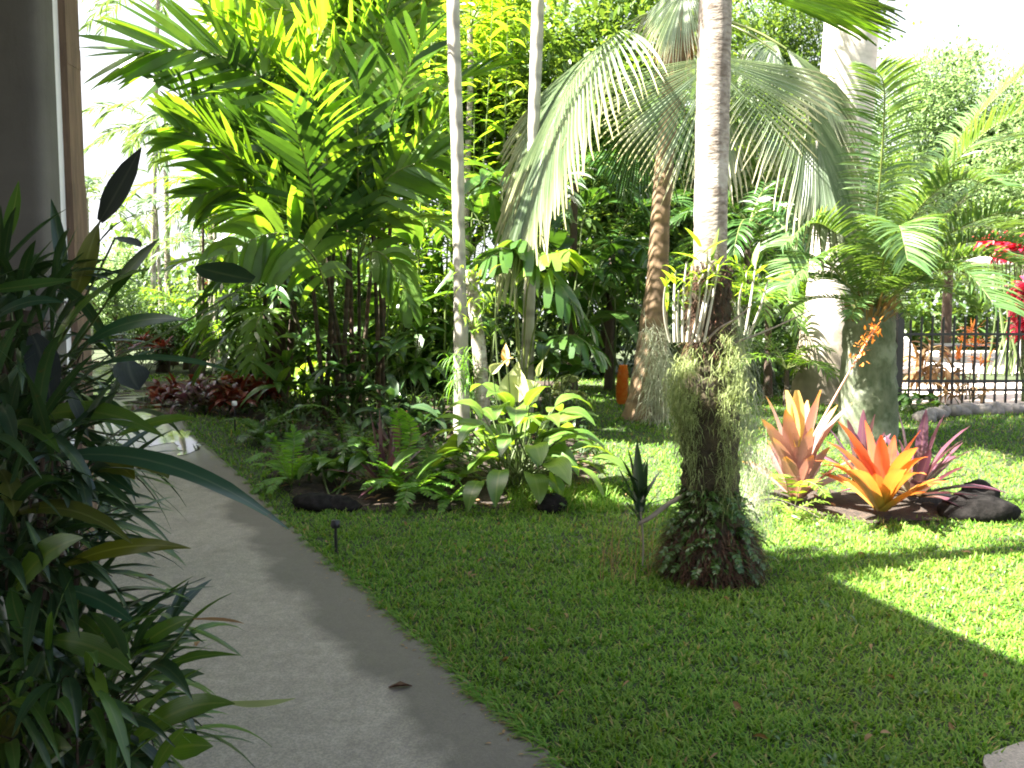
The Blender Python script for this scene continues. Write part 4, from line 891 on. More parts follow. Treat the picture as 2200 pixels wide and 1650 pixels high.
t, b = rosette('bromeliad', 'rosy bromeliad with orange tips and tall flower spike beside the moss', (1712, 1035), 7.1, 14, .58, .14, 'brom_p', (.55, 1.4), .5,
        [(1636, 900, 6.85, .19, .1), (1645, 850, 7.1, .12, .1), (1688, 880, 6.8, .15, .05), (1735, 860, 7.3, .14, .05), (1764, 838, 6.95, .17, .05), (1800, 870, 7.2, .14, .15), (1832, 865, 7.3, .09, .25), (1660, 940, 6.8, .13, .2), (1745, 920, 6.8, .12, .2)])
m = MB(); cb = at(1712, 960, 6.95)
for tq in ((1712, 838), (1700, 870), (1690, 838)):
    v = at(tq[0], tq[1], 6.9) - cb; leaves(m, [cb], [v], [np.linalg.norm(v)], [.12], .15, 8, (.3, .7, 1, 1, .8, .3), .4)
m.build('inner_leaves', M['flower_y'], t)
m = MB(); sp = bez(pts((1735, 960, 7.1), (1790, 860, 7.1), (1830, 790, 7.0), (1862, 735, 7.0), (1885, 700, 6.95)), 16); tube(m, sp, [.011, .008, .005], 6); fs = m.build('flower_spike', plain('pink_stalk', (.55, .33, .24), .5), t)
m = MB(); N = 90; u = R.uniform(.55, 1, N); P = np.array([[np.interp(a, np.linspace(0, 1, 17), sp[:, c]) for c in range(3)] for a in u]) + R.normal(0, .03, (N, 3)); leaves(m, P, R.normal(0, 1, (N, 3)) + Z * .5, R.uniform(.03, .06, N), .02, .3, 3); m.build('florets', M['orange_f'], fs)
rosette('bromeliad', 'purple striped bromeliad behind the orange one leaning over the rock', (1965, 1075), 7.1, 18, .66, .1, 'brom_v', (.15, 1.3), .8,
        [(2085, 915, 6.9, .1, .2), (2070, 945, 6.8, .1, .25), (2030, 890, 7.1, .1, .1), (1990, 880, 7.2, .1, .1), (1930, 885, 7.2, .1, .1), (2095, 965, 6.9, .08, .3), (2085, 1020, 6.8, .07, .6), (2100, 1065, 6.6, .06, .8)])
rosette('bromeliad', 'small dull purple bromeliad between the rosy and the orange ones', (1850, 1010), 7.8, 14, .55, .08, 'brom_v', (.4, 1.4), .6,
        [(1855, 880, 7.7, .09, .1), (1880, 890, 7.7, .09, .1), (1820, 900, 7.7, .08, .15)])
rosette('bromeliad', 'dark maroon bromeliad among the ferns of the shaded bed', (825, 1025), 7.5, 16, .5, .06, 'brom_v', (.3, 1.4), .5,
        [(795, 885, 7.5, .06, .05), (815, 880, 7.5, .06, .05), (770, 1070, 7.0, .07, .9), (860, 860, 7.7, .05, .05)])
rosette('bromeliad', 'upper dull maroon bromeliad behind the curling ferns', (850, 930), 8.6, 14, .5, .06, 'brom_v', (.4, 1.4), .5)
# small pale arching plant in front of the rosy bromeliad
fern('pale yellow green arching plant below the rosy bromeliad', (1705, 1085), 6.7, 9, .34, .09, [((1720, 1040, 6.6), (1750, 1040, 6.5), (1775, 1065, 6.4)), ((1690, 1040, 6.6), (1680, 1020, 6.5), (1660, 1025, 6.4))], 'bright', 1.5, 9, (.2, 1.0))
for lab, q, r, sd in (('larger flat dark lava rock beside the bromeliads', (2088, 1090, 6.75), (.27, .2, .13), 5), ('small rounded dark rock sitting behind the flat lava rock', (2100, 1040, 7.05), (.15, .14, .13), 8),
                   ('dark stone at the front of the bed below the peace lily', (1185, 1085, 6.9), (.11, .1, .1), 12),
                   ('dark stone edging the bed beside the path corner', (680, 1062, 7.0), (.2, .12, .09), 15), ('low dark stone in the shade at the front of the bed', (745, 1075, 6.95), (.16, .1, .08), 18)):
    c = at(*q); c[2] = gz(*c[:2]) + r[2] * .55; m = MB(); rock(m, c, r, sd, 18); tag(m.build('rock', M['rock'], None, (c[0], c[1], c[2] - r[2] * .55)), lab, 'rock')
# grassy tussock skirt between lily and lawn
m = MB(); N = 2600; x = R.uniform(1090, 1330, N); y = R.uniform(1040, 1105, N); ok = y < 1105 - np.abs(x - 1210) * .12
P = np.array([at(a, b_, 7.05) for a, b_ in zip(x[ok], y[ok])]); P = np.array([[p[0], R.uniform(6.85, 7.6), 0] for p in P]); P[:, 2] = gz(P[:, 0], P[:, 1])
leaves(m, P, R.normal(0, .6, (len(P), 3)) + Z, R.uniform(.08, .2, len(P)), .007, 1.6, 4, (1, .8, .1)); kind(m.build('border_grass', M['grass']), 'stuff', 'longer dark border grass at the edge of the bed')

# red leaved bed plants
k = 0
RL = ['dark red leaved plant nearest the path in the red bed', 'low dark red plant second from the path', 'deep red leafy plant in the middle of the red bed', 'brighter red plant in the middle of the red bed', 'rust red plant near the dark palm stems', 'tall rust red plant against the dark palm stems', 'dull maroon plant at the front of the red bed', 'maroon and green plant at the front edge of red bed']
for lab, (x, y, d) in zip(RL, ((355, 872, 12.2), (400, 868, 12.4), (445, 865, 12.6), (490, 862, 12.4), (530, 862, 12.2), (565, 866, 11.9), (420, 885, 11.4), (500, 885, 11.2))):
    broad_plant('red_leaf_plant', lab, 'plant', (x, y), d, [(x - 14, y - 35), (x + 12, y - 42), (x, y - 24), (x + 22, y - 20), (x - 24, y - 16)], .24, .075, 'redleaf' if k % 4 != 2 else 'brom_v', 13, 1.4, .008, (.0, 1.3), .08, group='red leaved plants in the bed'); k += 1
# two path lights
for lab, q, h, wh in (('short black stake light in the lawn beside the path', (722, 1190), .18, 0), ('short black path light with white top by the grass strip', (505, 925), .3, 1)):
    b = G(*q); t = thing('path_light', lab, 'light', b, 'garden path lights'); m = MB(); tube(m, [b, b + Z * h], [.012, .01], 8); m.build('stake', M['black'], t)
    m = MB(); z0 = b + Z * h
    tube(m, [z0, z0 + Z * .015, z0 + Z * .05, z0 + Z * .055], [.028, .034, .03, .002], 12); m.build('lamp_cap', M['white'] if wh else M['black'], t)
# fallen leaves on the path
for lab, (x, y), L, W, mt, az in (('curled dark brown dead leaf lying on the path by the damp stain', (835, 1487), .1, .045, 'fiber', .2), ('brown oval dead leaf on the path beside the border leaves', (365, 1402), .085, .05, 'dry', 2.9), ('small curled pale dead leaf near the oval dead leaf', (422, 1395), .06, .03, 'dry', 1.7),
                          ('small fresh green leaf fallen on the path', (350, 1280), .07, .045, 'strap', .8), ('dark dead leaf at the border edge of the path', (298, 1247), .085, .045, 'fiber', .5)):
    p = G(x, y); p[2] += .017; m = MB(); leaves(m, [p], [[math.cos(az), math.sin(az), .15]], [L], [W], .35, 6, (.2, .9, 1, .8, .05), .6, None, .2, .08); tag(m.build('fallen_leaf', M[mt], None, p), lab, 'leaf', 'fallen leaves on the path')
# upright orange flower cone and cream plant further back
def cone():
    b = at(1334, 868, 12.0); b[2] = gz(*b[:2]); t = thing('cone_flower', 'upright orange tapering flower cone left of the leaning fan palm', 'flower', b); m = MB(); s = 12.0 / FPX
    tube(m, [b, at(1337, 800, 12.0)], [.02, .015], 6); m.build('stalk', M['stem_g'], t); m = MB()
    for r in range(15):
        u = r / 14; c = at(1335 + 4 * u, 868 - 74 * u, 12.0); rad = 14 * s * math.sin(math.pi * (.2 + .72 * u)) ** .7; n = 11; th = np.arange(n) * 2 * math.pi / n + r * .3
        leaves(m, c + np.stack([np.cos(th), np.sin(th), 0 * th], 1) * rad * .6, np.stack([np.cos(th) * .7, np.sin(th) * .7, np.ones(n)], 1), .075, .06, -.3, 4, (.8, 1, .9, .5))
    m.build('bracts', M['orange_f'], t)
cone()
broad_plant('variegated_plant', 'cream and pale green leaved plant sunlit behind the peace lily', 'plant', (1215, 862), 12.2, [(1195, 835), (1215, 825), (1205, 850), (1228, 815), (1235, 845)], .2, .1, 'cream', 11, 1.6, .01, (-.2, 1.0))

# ------------------------------------------------------------------ dark border plants at the left, close to the viewer
def border():
    spots = [('strap_plant', 'tall dark epiphyte with long strap leaves against the grey pillar', at(60, 900, 2.9), 0), ('strap_plant', 'dense dark strap leaved plant in the middle of the left border', at(60, 1180, 2.5), 1), ('strap_plant', 'low strap leaved plant spilling onto the path at the bottom corner', at(150, 1560, 2.25), 2)]
    A = {0: [], 1: [], 2: []}
    # x0,y0 -> x1,y1, width px, material, droop, depth0, depth1, plant
    LF = [(215, 475, 304, 316, 40, 'purple', .15, 2.9, 2.8, 0), (213, 522, 293, 462, 17, 'strap_b', .1, 2.9, 2.7, 0), (248, 510, 303, 531, 30, 'purple', .3, 2.9, 2.7, 0), (160, 640, 212, 478, 36, 'strap_o', .05, 2.9, 2.9, 0),
          (120, 735, 322, 578, 64, 'strap', .35, 2.8, 2.5, 0), (235, 640, 343, 512, 24, 'strap_d', -.3, 2.7, 2.6, 0), (-30, 625, 165, 600, 34, 'strap', .3, 2.6, 2.7, 0), (-20, 688, 138, 650, 22, 'strap_b', .3, 2.6, 2.6, 0), (5, 530, 40, 388, 24, 'strap', .1, 3.0, 3.0, 0),
          (70, 720, 108, 870, 60, 'purple', .3, 2.6, 2.5, 0), (190, 735, 402, 688, 24, 'strap_b', .35, 2.8, 2.5, 0), (160, 800, 515, 803, 15, 'strap_b', .35, 2.8, 2.4, 0), (275, 775, 300, 838, 62, 'purple', .5, 2.7, 2.6, 0), (60, 905, 352, 938, 46, 'strap', .45, 2.7, 2.4, 0),
          (255, 935, 422, 900, 22, 'broad', .4, 2.7, 2.5, 0), (110, 985, 622, 1138, 40, 'strap_b', .55, 2.5, 2.35, 1), (268, 985, 362, 1028, 46, 'strap_o', .5, 2.6, 2.5, 1), (545, 602, 418, 572, 56, 'strap_d', .2, 3.2, 3.3, 0),
          (30, 1105, 285, 1168, 40, 'strap_o', .5, 2.4, 2.2, 1), (140, 1215, 410, 1178, 30, 'strap_o', .45, 2.4, 2.2, 1), (35, 1265, 178, 1155, 56, 'strap', .3, 2.3, 2.1, 1), (25, 1262, 60, 1372, 30, 'strap', .2, 2.2, 2.1, 1), (140, 1265, 292, 1342, 32, 'strap_b', .4, 2.3, 2.2, 1),
          (110, 1375, 292, 1452, 44, 'strap', .4, 2.2, 2.1, 2), (265, 1420, 420, 1325, 34, 'strap', .45, 2.3, 2.2, 2), (415, 1330, 525, 1340, 8, 'dry', .2, 2.2, 2.15, 2), (310, 1460, 515, 1408, 18, 'strap', .25, 2.25, 2.15, 2), (185, 1430, 228, 1525, 28, 'bright', .4, 2.2, 2.1, 2), (280, 1600, 505, 1512, 50, 'strap', .5, 2.15, 2.05, 2),
          (485, 1508, 635, 1500, 13, 'canew2', .15, 2.1, 2.1, 2), (365, 1612, 458, 1603, 48, 'broad', .3, 2.15, 2.05, 2), (85, 1610, 155, 1606, 60, 'strap', .3, 2.1, 2.0, 2), (-10, 1600, 60, 1540, 44, 'strap_o', .3, 2.1, 2.0, 2), (0, 870, 35, 960, 30, 'strap_b', .4, 2.5, 2.3, 0), (0, 1010, 30, 1110, 40, 'strap_o', .4, 2.4, 2.2, 1),
          (150, 905, 60, 1000, 30, 'strap_d', .5, 2.6, 2.4, 0), (145, 830, 190, 940, 26, 'purple', .5, 2.6, 2.5, 0), (200, 1000, 300, 1070, 26, 'strap_b', .5, 2.6, 2.4, 1), (130, 1060, 290, 1090, 26, 'strap_d', .4, 2.5, 2.3, 1), (20, 915, 130, 975, 30, 'strap', .5, 2.5, 2.3, 0), (200, 1010, 290, 1030, 50, 'strap_o', .5, 2.6, 2.4, 1),
          (250, 1600, 330, 1500, 26, 'strap', .5, 2.1, 2.0, 2), (180, 1660, 300, 1560, 30, 'strap', .4, 2.1, 2.0, 2), (330, 1660, 400, 1560, 26, 'strap', .3, 2.0, 1.95, 2), (90, 1400, 40, 1500, 30, 'strap_d', .4, 2.1, 2.0, 2)]
    byk = {}
    for (x0, y0, x1, y1, w_, mt, dr, d0, d1, pl) in LF:
        byk.setdefault((pl, mt), []).append((at(x0, y0, d0), at(x1, y1, d1), w_, dr, d0))
    M['canew2'] = M['cream']
    for name, label, b, pl in spots:
        b = b.copy(); b[2] = gz(*b[:2]); t = thing(name, label, 'plant', b, 'strap leaved plants of the left border')
        for (p_, mt), ls in byk.items():
            if p_ != pl: continue
            m = MB()
            for a, e, w_, dr, d0 in ls:
                L = np.linalg.norm(e - a); dirv = unit(e - a)
                hz_ = np.linalg.norm(dirv[:2]); mid = (a + e) / 2 + Z * L * dr * .38 * hz_ + R.normal(0, .015, 3)
                blade(m, [a, mid, e], w_ * d0 / FPX * 1.15)
            m.build('leaves', M[mt], t)
        m = MB(); m2 = MB(); m3 = MB(); LL = [q for (p_, mt), ls in byk.items() if p_ == pl for q in ls]
        if pl == 0: C, n, sx, sy, sz, L = at(50, 830, 2.95), 300, .13, .16, .27, (.18, .4)
        elif pl == 1: C, n, sx, sy, sz, L = at(50, 1150, 2.5), 330, .14, .16, .24, (.18, .42)
        else: C, n, sx, sy, sz, L = at(150, 1560, 2.25), 350, .15, .16, .16, (.14, .34)
        P = C + np.clip(R.normal(0, 1, (n, 3)), -1.5, 1.3) * [sx, sy, sz]; P[:, 2] = np.maximum(P[:, 2], .03)
        D = unit((P - C) * [1.2, 1.2, .6] + R.normal(0, .22, (n, 3)) + [.1, -.1, .12])
        for a, e, w_, dr, d0 in LL:      # leaf stalks run back into the plant
            q = C + (a - C) * .25 - Z * .05
            if np.linalg.norm(a - q) > .08: tube(m3, bez([q, (q + a) / 2 - Z * .03, a], 8), [.006, .0035], 5)
        m3.build('leaf_stalks', M['stem_g'], t)
        h = n // 2
        leaves(m, P[:h], D[:h], R.uniform(*L, h), R.uniform(.02, .046, h), R.uniform(.4, 1.6, h), 7, (.35, .7, .95, 1, .95, .75, .4, .03), .25, None, R.normal(0, .4, h), .02)
        leaves(m2, P[h:], D[h:], R.uniform(*L, n - h), R.uniform(.017, .04, n - h), R.uniform(.4, 1.6, n - h), 7, (.35, .7, .95, 1, .95, .75, .4, .03), .25, None, R.normal(0, .4, n - h), .02)
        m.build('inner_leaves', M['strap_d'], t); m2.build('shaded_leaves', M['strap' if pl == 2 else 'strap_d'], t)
        m = MB()
        for k in range(9):
            e = C + np.clip(R.normal(0, 1, 3), -1.2, 1.0) * [sx * .7, sy * .7, sz]; tube(m, bez([b + R.normal(0, .06, 3) * [1, 1, 0], (b + e) / 2 + R.normal(0, .05, 3), e], 10), [.02, .014, .007], 6, .08)
        for k in range(46):
            p = C + np.clip(R.normal(0, 1, 3), -1.4, .9) * [sx, sy, sz * .8]; q = p + R.normal(0, .07, 3); tube(m, bez([p, (p + q) / 2 + R.normal(0, .05, 3), q], 6), [.004, .002], 4)
        m.build('stems', M['bark_dark'], t)
    # old trunk that carries the epiphytes
    b = at(30, 900, 3.05); b[2] = 0; m = MB(); trunk(m, [b, b + [.0, .03, .5], b + [.03, 0, 1.1], b + [.05, .02, 1.62]], [.16, .13, .12, .06], 14, 24, .12)
    tag(m.build('tree_stump', M['bark_dark'], None, b), 'dark rough stump behind the strap leaves of the left border', 'stump')
border()

# ------------------------------------------------------------------ fence, pool side
def fence():
    d = 12.2; x0 = at(1930, 800, d)[0]; z0 = gz(0, d); zt = at(1930, 676, d)[2]; zr = at(1930, 718, d)[2]; zb = at(1930, 838, d)[2]
    t = thing('pool_fence', 'black metal railing fence in front of the pool area', 'fence', (x0, d, z0)); L = 4.6
    m = MB(); box(m, (x0 - .045, d - .045, z0), (x0 + .045, d + .045, zt)); box(m, (x0 - .055, d - .055, zt + .001), (x0 + .055, d + .055, zt + .03)); m.build('gate_post', M['black'], t, smooth=False)
    for z in (zr, zb + .13, zb): m = MB(); box(m, (x0 + .046, d - .02, z - .018), (x0 + L, d + .02, z + .018)); m.build('rail', M['black'], t, smooth=False)
    for k in range(1, 29):
        x = x0 + .155 * k; m = MB(); box(m, (x - .012, d - .012, z0 + .05), (x + .012, d + .012, zt - (.01 if k % 2 else .03))); m.build('baluster', M['black'], t, smooth=False)
fence()
z0 = .3; m = MB()
for a, b_ in (((4.6, 12.45), (40, 17.0)), ((4.6, 19.2), (40, 32))):
    m.add([(a[0], a[1], z0 + .02), (b_[0], a[1], z0 + .02), (b_[0], b_[1], z0 + .02), (a[0], b_[1], z0 + .02)], [[0, 1, 2, 3]])
m.add([(4.6, 17, z0 + .02), (7.2, 17, z0 + .02), (7.2, 19.2, z0 + .02), (4.6, 19.2, z0 + .02)], [[0, 1, 2, 3]])
kind(m.build('pool_deck', plain('pale_deck', (.62, .52, .46), .7, var=.12, scale=2), smooth=False), 'structure')
mw, nt, bs, out = new_mat('pool_water'); bs.inputs['Base Color'].default_value = (.25, .55, .75, 1); bs.inputs['Roughness'].default_value = .05; bump(nt, bs, noise(nt, 5, 3), .15, .02)
m = MB(); m.add([(7.2, 17, z0 - .02), (30, 17, z0 - .02), (30, 19.2, z0 - .02), (7.2, 19.2, z0 - .02)], [[0, 1, 2, 3]]); kind(m.build('pool_water', mw, smooth=False), 'structure')
def low_wall():
    m = MB(); p = [G(1985, 905), G(2040, 893), G(2110, 890), G(2200, 888), G(2300, 886)]; p = [np.array([q[0], q[1], gz(*q[:2])]) for q in p]; c = bez(p, 40)
    for k in range(24):
        q = c[min(int(k * 1.7), 40)]; rock(m, q + [0, 0, .05], (random.uniform(.1, .16), .11, random.uniform(.08, .11)), k + 40, 8)
    tag(m.build('stone_edging', M['stone'], None, c[0]), 'low curved grey stone edging below the pool fence', 'edging')
low_wall()
# pool furniture
def lounger(label, q, d, az):
    b = at(*q, d); b[2] = z0 + .02; t = thing('pool_lounger', label, 'lounger', b); c, s = math.cos(az), math.sin(az)
    def X(p): return [(b[0] + c * x - s * y, b[1] + s * x + c * y, b[2] + z) for x, y, z in p]
    def slab(name, a, b_, th, w_, parent=t):
        m = MB(); P = [(a[0], -w_ / 2, a[1]), (b_[0], -w_ / 2, b_[1]), (b_[0], w_ / 2, b_[1]), (a[0], w_ / 2, a[1])]; Q = [(x, y, z + th) for x, y, z in P]; V = X(P + Q)
        m.add(V, [[0, 3, 2, 1], [4, 5, 6, 7], [0, 1, 5, 4], [1, 2, 6, 5], [2, 3, 7, 6], [3, 0, 4, 7]]); m.build(name, M['white'], parent, smooth=False)
    slab('seat', (-.5, .32), (.85, .32), .06, .62); slab('backrest', (-.52, .34), (-1.0, .85), .05, .6)
    for x, y in ((-.4, .25), (-.4, -.25), (.75, .25), (.75, -.25)):
        m = MB(); p, q_ = X([(x, y, 0), (x, y, .319)]); tube(m, [p, q_], [.022, .022], 6); m.build('leg', M['white'], t)
lounger('white pool lounger seen behind the railing beside the fence post', (2015, 745), 16.4, .3)
def pool_table():
    b = at(2060, 760, 16.8); b[2] = z0 + .02; t = thing('pool_table', 'round dark table by the pool behind the railing', 'table', b); m = MB(); th = np.linspace(0, 6.283, 24, endpoint=False)
    tube(m, [b + Z * .71, b + Z * .74], [.55, .55], 24, cap=True); m.build('tabletop', M['black'], t); m = MB(); tube(m, [b + Z * .02, b + Z * .709], [.04, .04], 8); m.build('pedestal', M['black'], t); m = MB(); tube(m, [b + Z * .001, b + Z * .03], [.28, .22], 16, cap=True); m.build('foot', M['black'], t)
pool_table()
broad_plant('dead_plant', 'withered brown plant slumped against the inside of the railing', 'plant', (2000, 860), 12.7, [(1975, 770), (2000, 755), (2020, 790), (2040, 810), (1990, 800)], .5, .06, 'dry', 16, 2.2, .014, (-.3, 1.0), stem_mat='bark_dark')
broad_plant('coral_plant', 'salmon red wiry plant rising behind the railing', 'plant', (2085, 850), 13.2, [(2070, 730), (2085, 715), (2100, 740), (2060, 770), (2110, 780)], .28, .03, 'orange_f', 16, .8, .012, (.1, 1.3), stem_mat='bark_red')
broad_plant('dead_plant', 'low reddish dry plant at the foot of the railing', 'plant', (2070, 868), 12.0, [(2060, 845), (2085, 840), (2045, 850), (2110, 850)], .3, .04, 'dry', 10, 1.6, .01, (.0, 1.0))
broad_plant('bed_shrub', 'small green shrub at the foot of the fence post', 'plant', (1965, 890), 11.6, [(1950, 850), (1980, 860), (1960, 870), (2000, 872)], .22, .08, 'broad', 10, 1.4, .01, (.0, 1.0))
broad_plant('crimson_shrub', 'crimson leaved shrub at the right edge above the railing', 'shrub', (2200, 860), 12.9, [(2188, 660), (2200, 640), (2215, 680), (2192, 700), (2210, 620), (2195, 625), (2205, 715)], .26, .1, 'pink', 26, 1.6, .02, (-.4, 1.1))
broad_plant('crimson_shrub', 'distant crimson flowering hedge top behind the cycad fronds', 'shrub', (2165, 800), 19, [(2125 + k * 9, 515 + (k * 11) % 34) for k in range(14)], .32, .15, 'pink', 22, 1.2, .03, (-.4, 1.2), .3)
def umbrella():
    b = at(2190, 760, 20.5); b[2] = z0 + .02; t = thing('pool_umbrella', 'white pool umbrella glimpsed behind the cycad leaves', 'umbrella', b); m = MB(); tube(m, [b, b + Z * 2.85], [.03, .025], 8); m.build('pole', M['white'], t)
    m = MB(); V = [b + Z * 3.0]; n = 8
    for k in range(n): V.append(b + np.array([1.4 * math.cos(k * 6.2832 / n), 1.4 * math.sin(k * 6.2832 / n), 2.6]))
    m.add(V, [[0, 1 + k, 1 + (k + 1) % n, 1 + (k + 1) % n] for k in range(n)]); m.build('canopy', M['white'], t, smooth=False)
umbrella()

# ------------------------------------------------------------------ trees beyond
def leaf_tree(name, label, base, d, top_py, crown, mt, nclump=60, per=70, ls=.16, group=None, tr=.18, bark='bark_dark'):
    """crown: list of (px, py, radius m) lobes; leaves in clumps around the lobes, limbs run to them"""
    b = at(*base, d); b[2] = gz(*b[:2]); t = thing(name, label, 'tree', b, group); ml, mt_ = MB(), MB()
    fork = b + Z * max(.6, (at(0, top_py, d)[2] - b[2]) * .3)
    tube(mt_, bez([b, (b + fork) / 2 + R.normal(0, .05, 3), fork], 6), [tr, tr * .75], 8, .06)
    for (x, y, r) in crown:
        c = at(x, y, d + random.uniform(-r, r) * .6); tube(mt_, bez([fork, (fork + c) / 2 + R.normal(0, .2, 3), c], 8), [tr * .55, tr * .3, tr * .08], 6)
        K = max(6, int(nclump * r * r / 2)); u = unit(R.normal(0, 1, (K, 3))) * (R.uniform(.15, 1, (K, 1)) ** .45) * [r, r, r * .8] + c
        for q in u:
            k = int(per * random.uniform(.5, 1.2)); cr = r * .22 + .12
            P = q + R.normal(0, cr * .62, (k, 3)); D = R.normal(0, 1, (k, 3)) + unit(q - c) * .6
            leaves(ml, P, D, ls * R.uniform(.6, 1.3, k), ls * .5 * R.uniform(.6, 1.3, k), .6, 2, (.3, 1, .05))
    ml.build('crown', M[mt], t); mt_.build('trunk', M[bark], t)
leaf_tree('shade_tree', 'pale green leafy tree beyond the pool against the white sky', (2030, 790), 27, 120, [(2030, 210, 1.6), (1970, 290, 1.7), (2090, 280, 1.8), (2140, 330, 1.6), (1990, 160, .8), (2060, 150, .8), (2010, 380, 2.2), (2100, 400, 2.2), (1950, 430, 1.8)], 'tree_far', 40, 110, .14)
leaf_tree('shade_tree', 'lower yellowish tree at the far right behind the cycad', (2200, 790), 25, 200, [(2180, 280, 1.6), (2240, 300, 2.0), (2170, 400, 2.0), (2230, 420, 2.2), (2130, 490, 1.8), (2280, 250, 1.8)], 'tree_far', 40, 110, .14)
leaf_tree('shade_tree', 'bushy tree behind the royal palm trunk', (1700, 800), 24, 200, [(1720, 120, 2.0), (1650, 200, 2.2), (1620, 80, 1.8), (1700, 330, 2.4), (1600, 350, 2.3), (1780, 420, 2.2), (1890, 560, 1.8), (1660, 480, 2.3)], 'tree_mid', 34, 105, .14)
leaf_tree('shade_tree', 'broad bright tree high behind the ginger canes', (1000, 800), 22, 0, [(900, 60, 2.2), (1040, 150, 2.2), (1090, 300, 2.2), (950, 300, 2.3), (860, 200, 2.2), (1180, 260, 2.0), (1040, 20, 1.7)], 'bright', 36, 60, .22)
leaf_tree('shade_tree', 'dark dense tree in the middle behind the fan palm', (1300, 800), 19, 100, [(1280, 150, 1.9), (1380, 250, 2.2), (1250, 330, 2.1), (1420, 80, 1.8), (1330, 430, 2.2), (1480, 400, 2.0), (1220, 480, 1.9), (1450, 520, 1.8), (1560, 480, 1.9)], 'tree_mid', 36, 60, .22)
leaf_tree('shade_tree', 'leafy tree behind the large clumping palm', (700, 800), 20, 100, [(620, 120, 1.8), (720, 60, 2.0), (800, 200, 2.2), (700, 300, 2.2), (820, 420, 2.2), (640, 420, 1.6), (730, 520, 2.0)], 'tree_mid', 34, 105, .14)
leaf_tree('small_tree', 'grey green shrub tree at the end of the path', (260, 790), 27, 500, [(250, 600, 1.0), (220, 560, .9), (290, 640, 1.0), (235, 660, 1.1), (190, 640, 1.1), (330, 680, .9)], 'tree_far', 40, 50, .16)
leaf_tree('small_tree', 'yellow green shrub with rosy leaves beside the thin dark trunks', (520, 770), 24, 560, [(500, 640, 1.1), (560, 620, 1.0), (470, 690, 1.0), (540, 700, 1.1), (600, 660, .9)], 'bright', 40, 50, .16)
leaf_tree('small_tree', 'low rounded green shrub left of the thin dark trunks', (370, 780), 23, 560, [(350, 670, .9), (390, 650, .8), (370, 700, .9), (330, 700, .8), (410, 700, .8)], 'tree_mid', 40, 50, .16)
leaf_tree('small_tree', 'reddish leaved shrub near the thin dark trunks', (480, 770), 22.5, 560, [(470, 600, .45), (520, 580, .5), (545, 640, .45), (495, 640, .4)], 'redleaf', 60, 30, .16)

leaf_tree('small_tree', 'dark clipped shrub in the shade where the path ends', (350, 785), 20, 600, [(330, 735, .55), (380, 725, .6), (430, 730, .55), (290, 740, .5)], 'under', 80, 40, .14)
leaf_tree('small_tree', 'dark round topped shrub left of the swollen palm base', (425, 785), 19, 600, [(415, 700, .55), (450, 715, .5), (395, 720, .5)], 'palm_d', 80, 40, .13)
broad_plant('red_leaf_plant', 'small red leaved plant in front of the dark clipped shrub', 'plant', (310, 780), 18.5, [(290, 745), (310, 735), (330, 742), (350, 745)], .3, .08, 'redleaf', 12, 1.2, .01, (.0, 1.2), group='red leaved plants in the bed')

def far_palm(label, base, d, path, L, n=11, r=.09, mt='palm_far', bark='bark_grey', nl=26, el=(-.1, 1.1), grp='feather palms beyond the path'):
    p = [at(x, y, d) for x, y in path]; b = at(*base, d); b[2] = gz(*b[:2]); t = thing('feather_palm', label, 'palm tree', b, grp); m = MB(); trunk(m, [b] + p, [r * 1.5, r, r * .9, r * .8], 8, 20, .03); m.build('trunk', M[bark], t)
    ml, mr = MB(), MB()
    for k in range(n): frond(ml, mr, rnd_frond_curve(p[-1], k * 2.4 + random.random(), random.uniform(*el), L * random.uniform(.8, 1.1), 1.7), nl, L * .26, L * .022, .9, .15, POINT, .15, 70, 25, 3, .012)
    c = ml.build('crown', M[mt], t); mr.build('rachis', M['rachis'], c)
far_palm('tall distant feather palm left of the thicket at sky gap', (362, 790), 26, [(360, 600), (357, 420), (355, 300)], 2.6)
far_palm('distant palm with crown just above the frame at the sky gap', (330, 790), 30, [(330, 500), (335, 200), (340, -30)], 3.0)
far_palm('far palm peeking out behind the timber post', (195, 790), 30, [(192, 650), (188, 540), (185, 430)], 2.2)
far_palm('grey green feather palm leaning over the sky gap', (455, 790), 22, [(455, 600), (450, 420), (430, 250)], 2.4)
far_palm('short palm behind the dark oval leaf', (420, 790), 20, [(425, 700), (428, 600), (432, 520)], 1.6, 10, .06)
far_palm('blue green palm low in the sky gap', (345, 790), 25, [(345, 650), (340, 540), (335, 450)], 1.7, 10, .06)
far_palm('thin dark trunked palm with swollen pale base beside the red bed', (436, 790), 17.5, [(437, 690), (436, 560), (436, 400)], 1.5, 9, .035, 'palm', 'bark_dark')
far_palm('second thin trunked palm right of the dark trunk', (462, 790), 19, [(463, 650), (462, 520), (458, 420)], 1.6, 9, .05, 'palm')
far_palm('low bushy palm in the thicket left of the palm stems', (545, 800), 15.5, [(545, 760), (545, 720), (545, 690)], 1.5, 14, .06, 'palm', 'bark_dark', 22, (.2, 1.2))
far_palm('spreading shrub palm beside the path end', (400, 790), 21, [(400, 740), (400, 710), (400, 680)], 1.5, 14, .06, 'palm', 'bark_dark', 22, (.2, 1.2))
far_palm('yellowish palm high above the clumping palm', (560, 800), 17, [(560, 500), (555, 200), (550, 40)], 2.4, 12, .07, 'palm_y')
far_palm('palm high behind the ginger canes', (1000, 800), 18, [(1000, 500), (1010, 200), (1010, 60)], 2.4, 12, .07, 'palm_y')
far_palm('dark low palm in the shade behind the fan palm trunk', (1310, 800), 15, [(1310, 720), (1312, 620), (1315, 540)], 2.0, 14, .07, 'palm_d', 'bark_dark')
far_palm('dark palm in the shade behind the big drooping fan', (1230, 800), 14.5, [(1230, 700), (1232, 520), (1235, 380)], 2.0, 14, .07, 'palm_d', 'bark_dark')
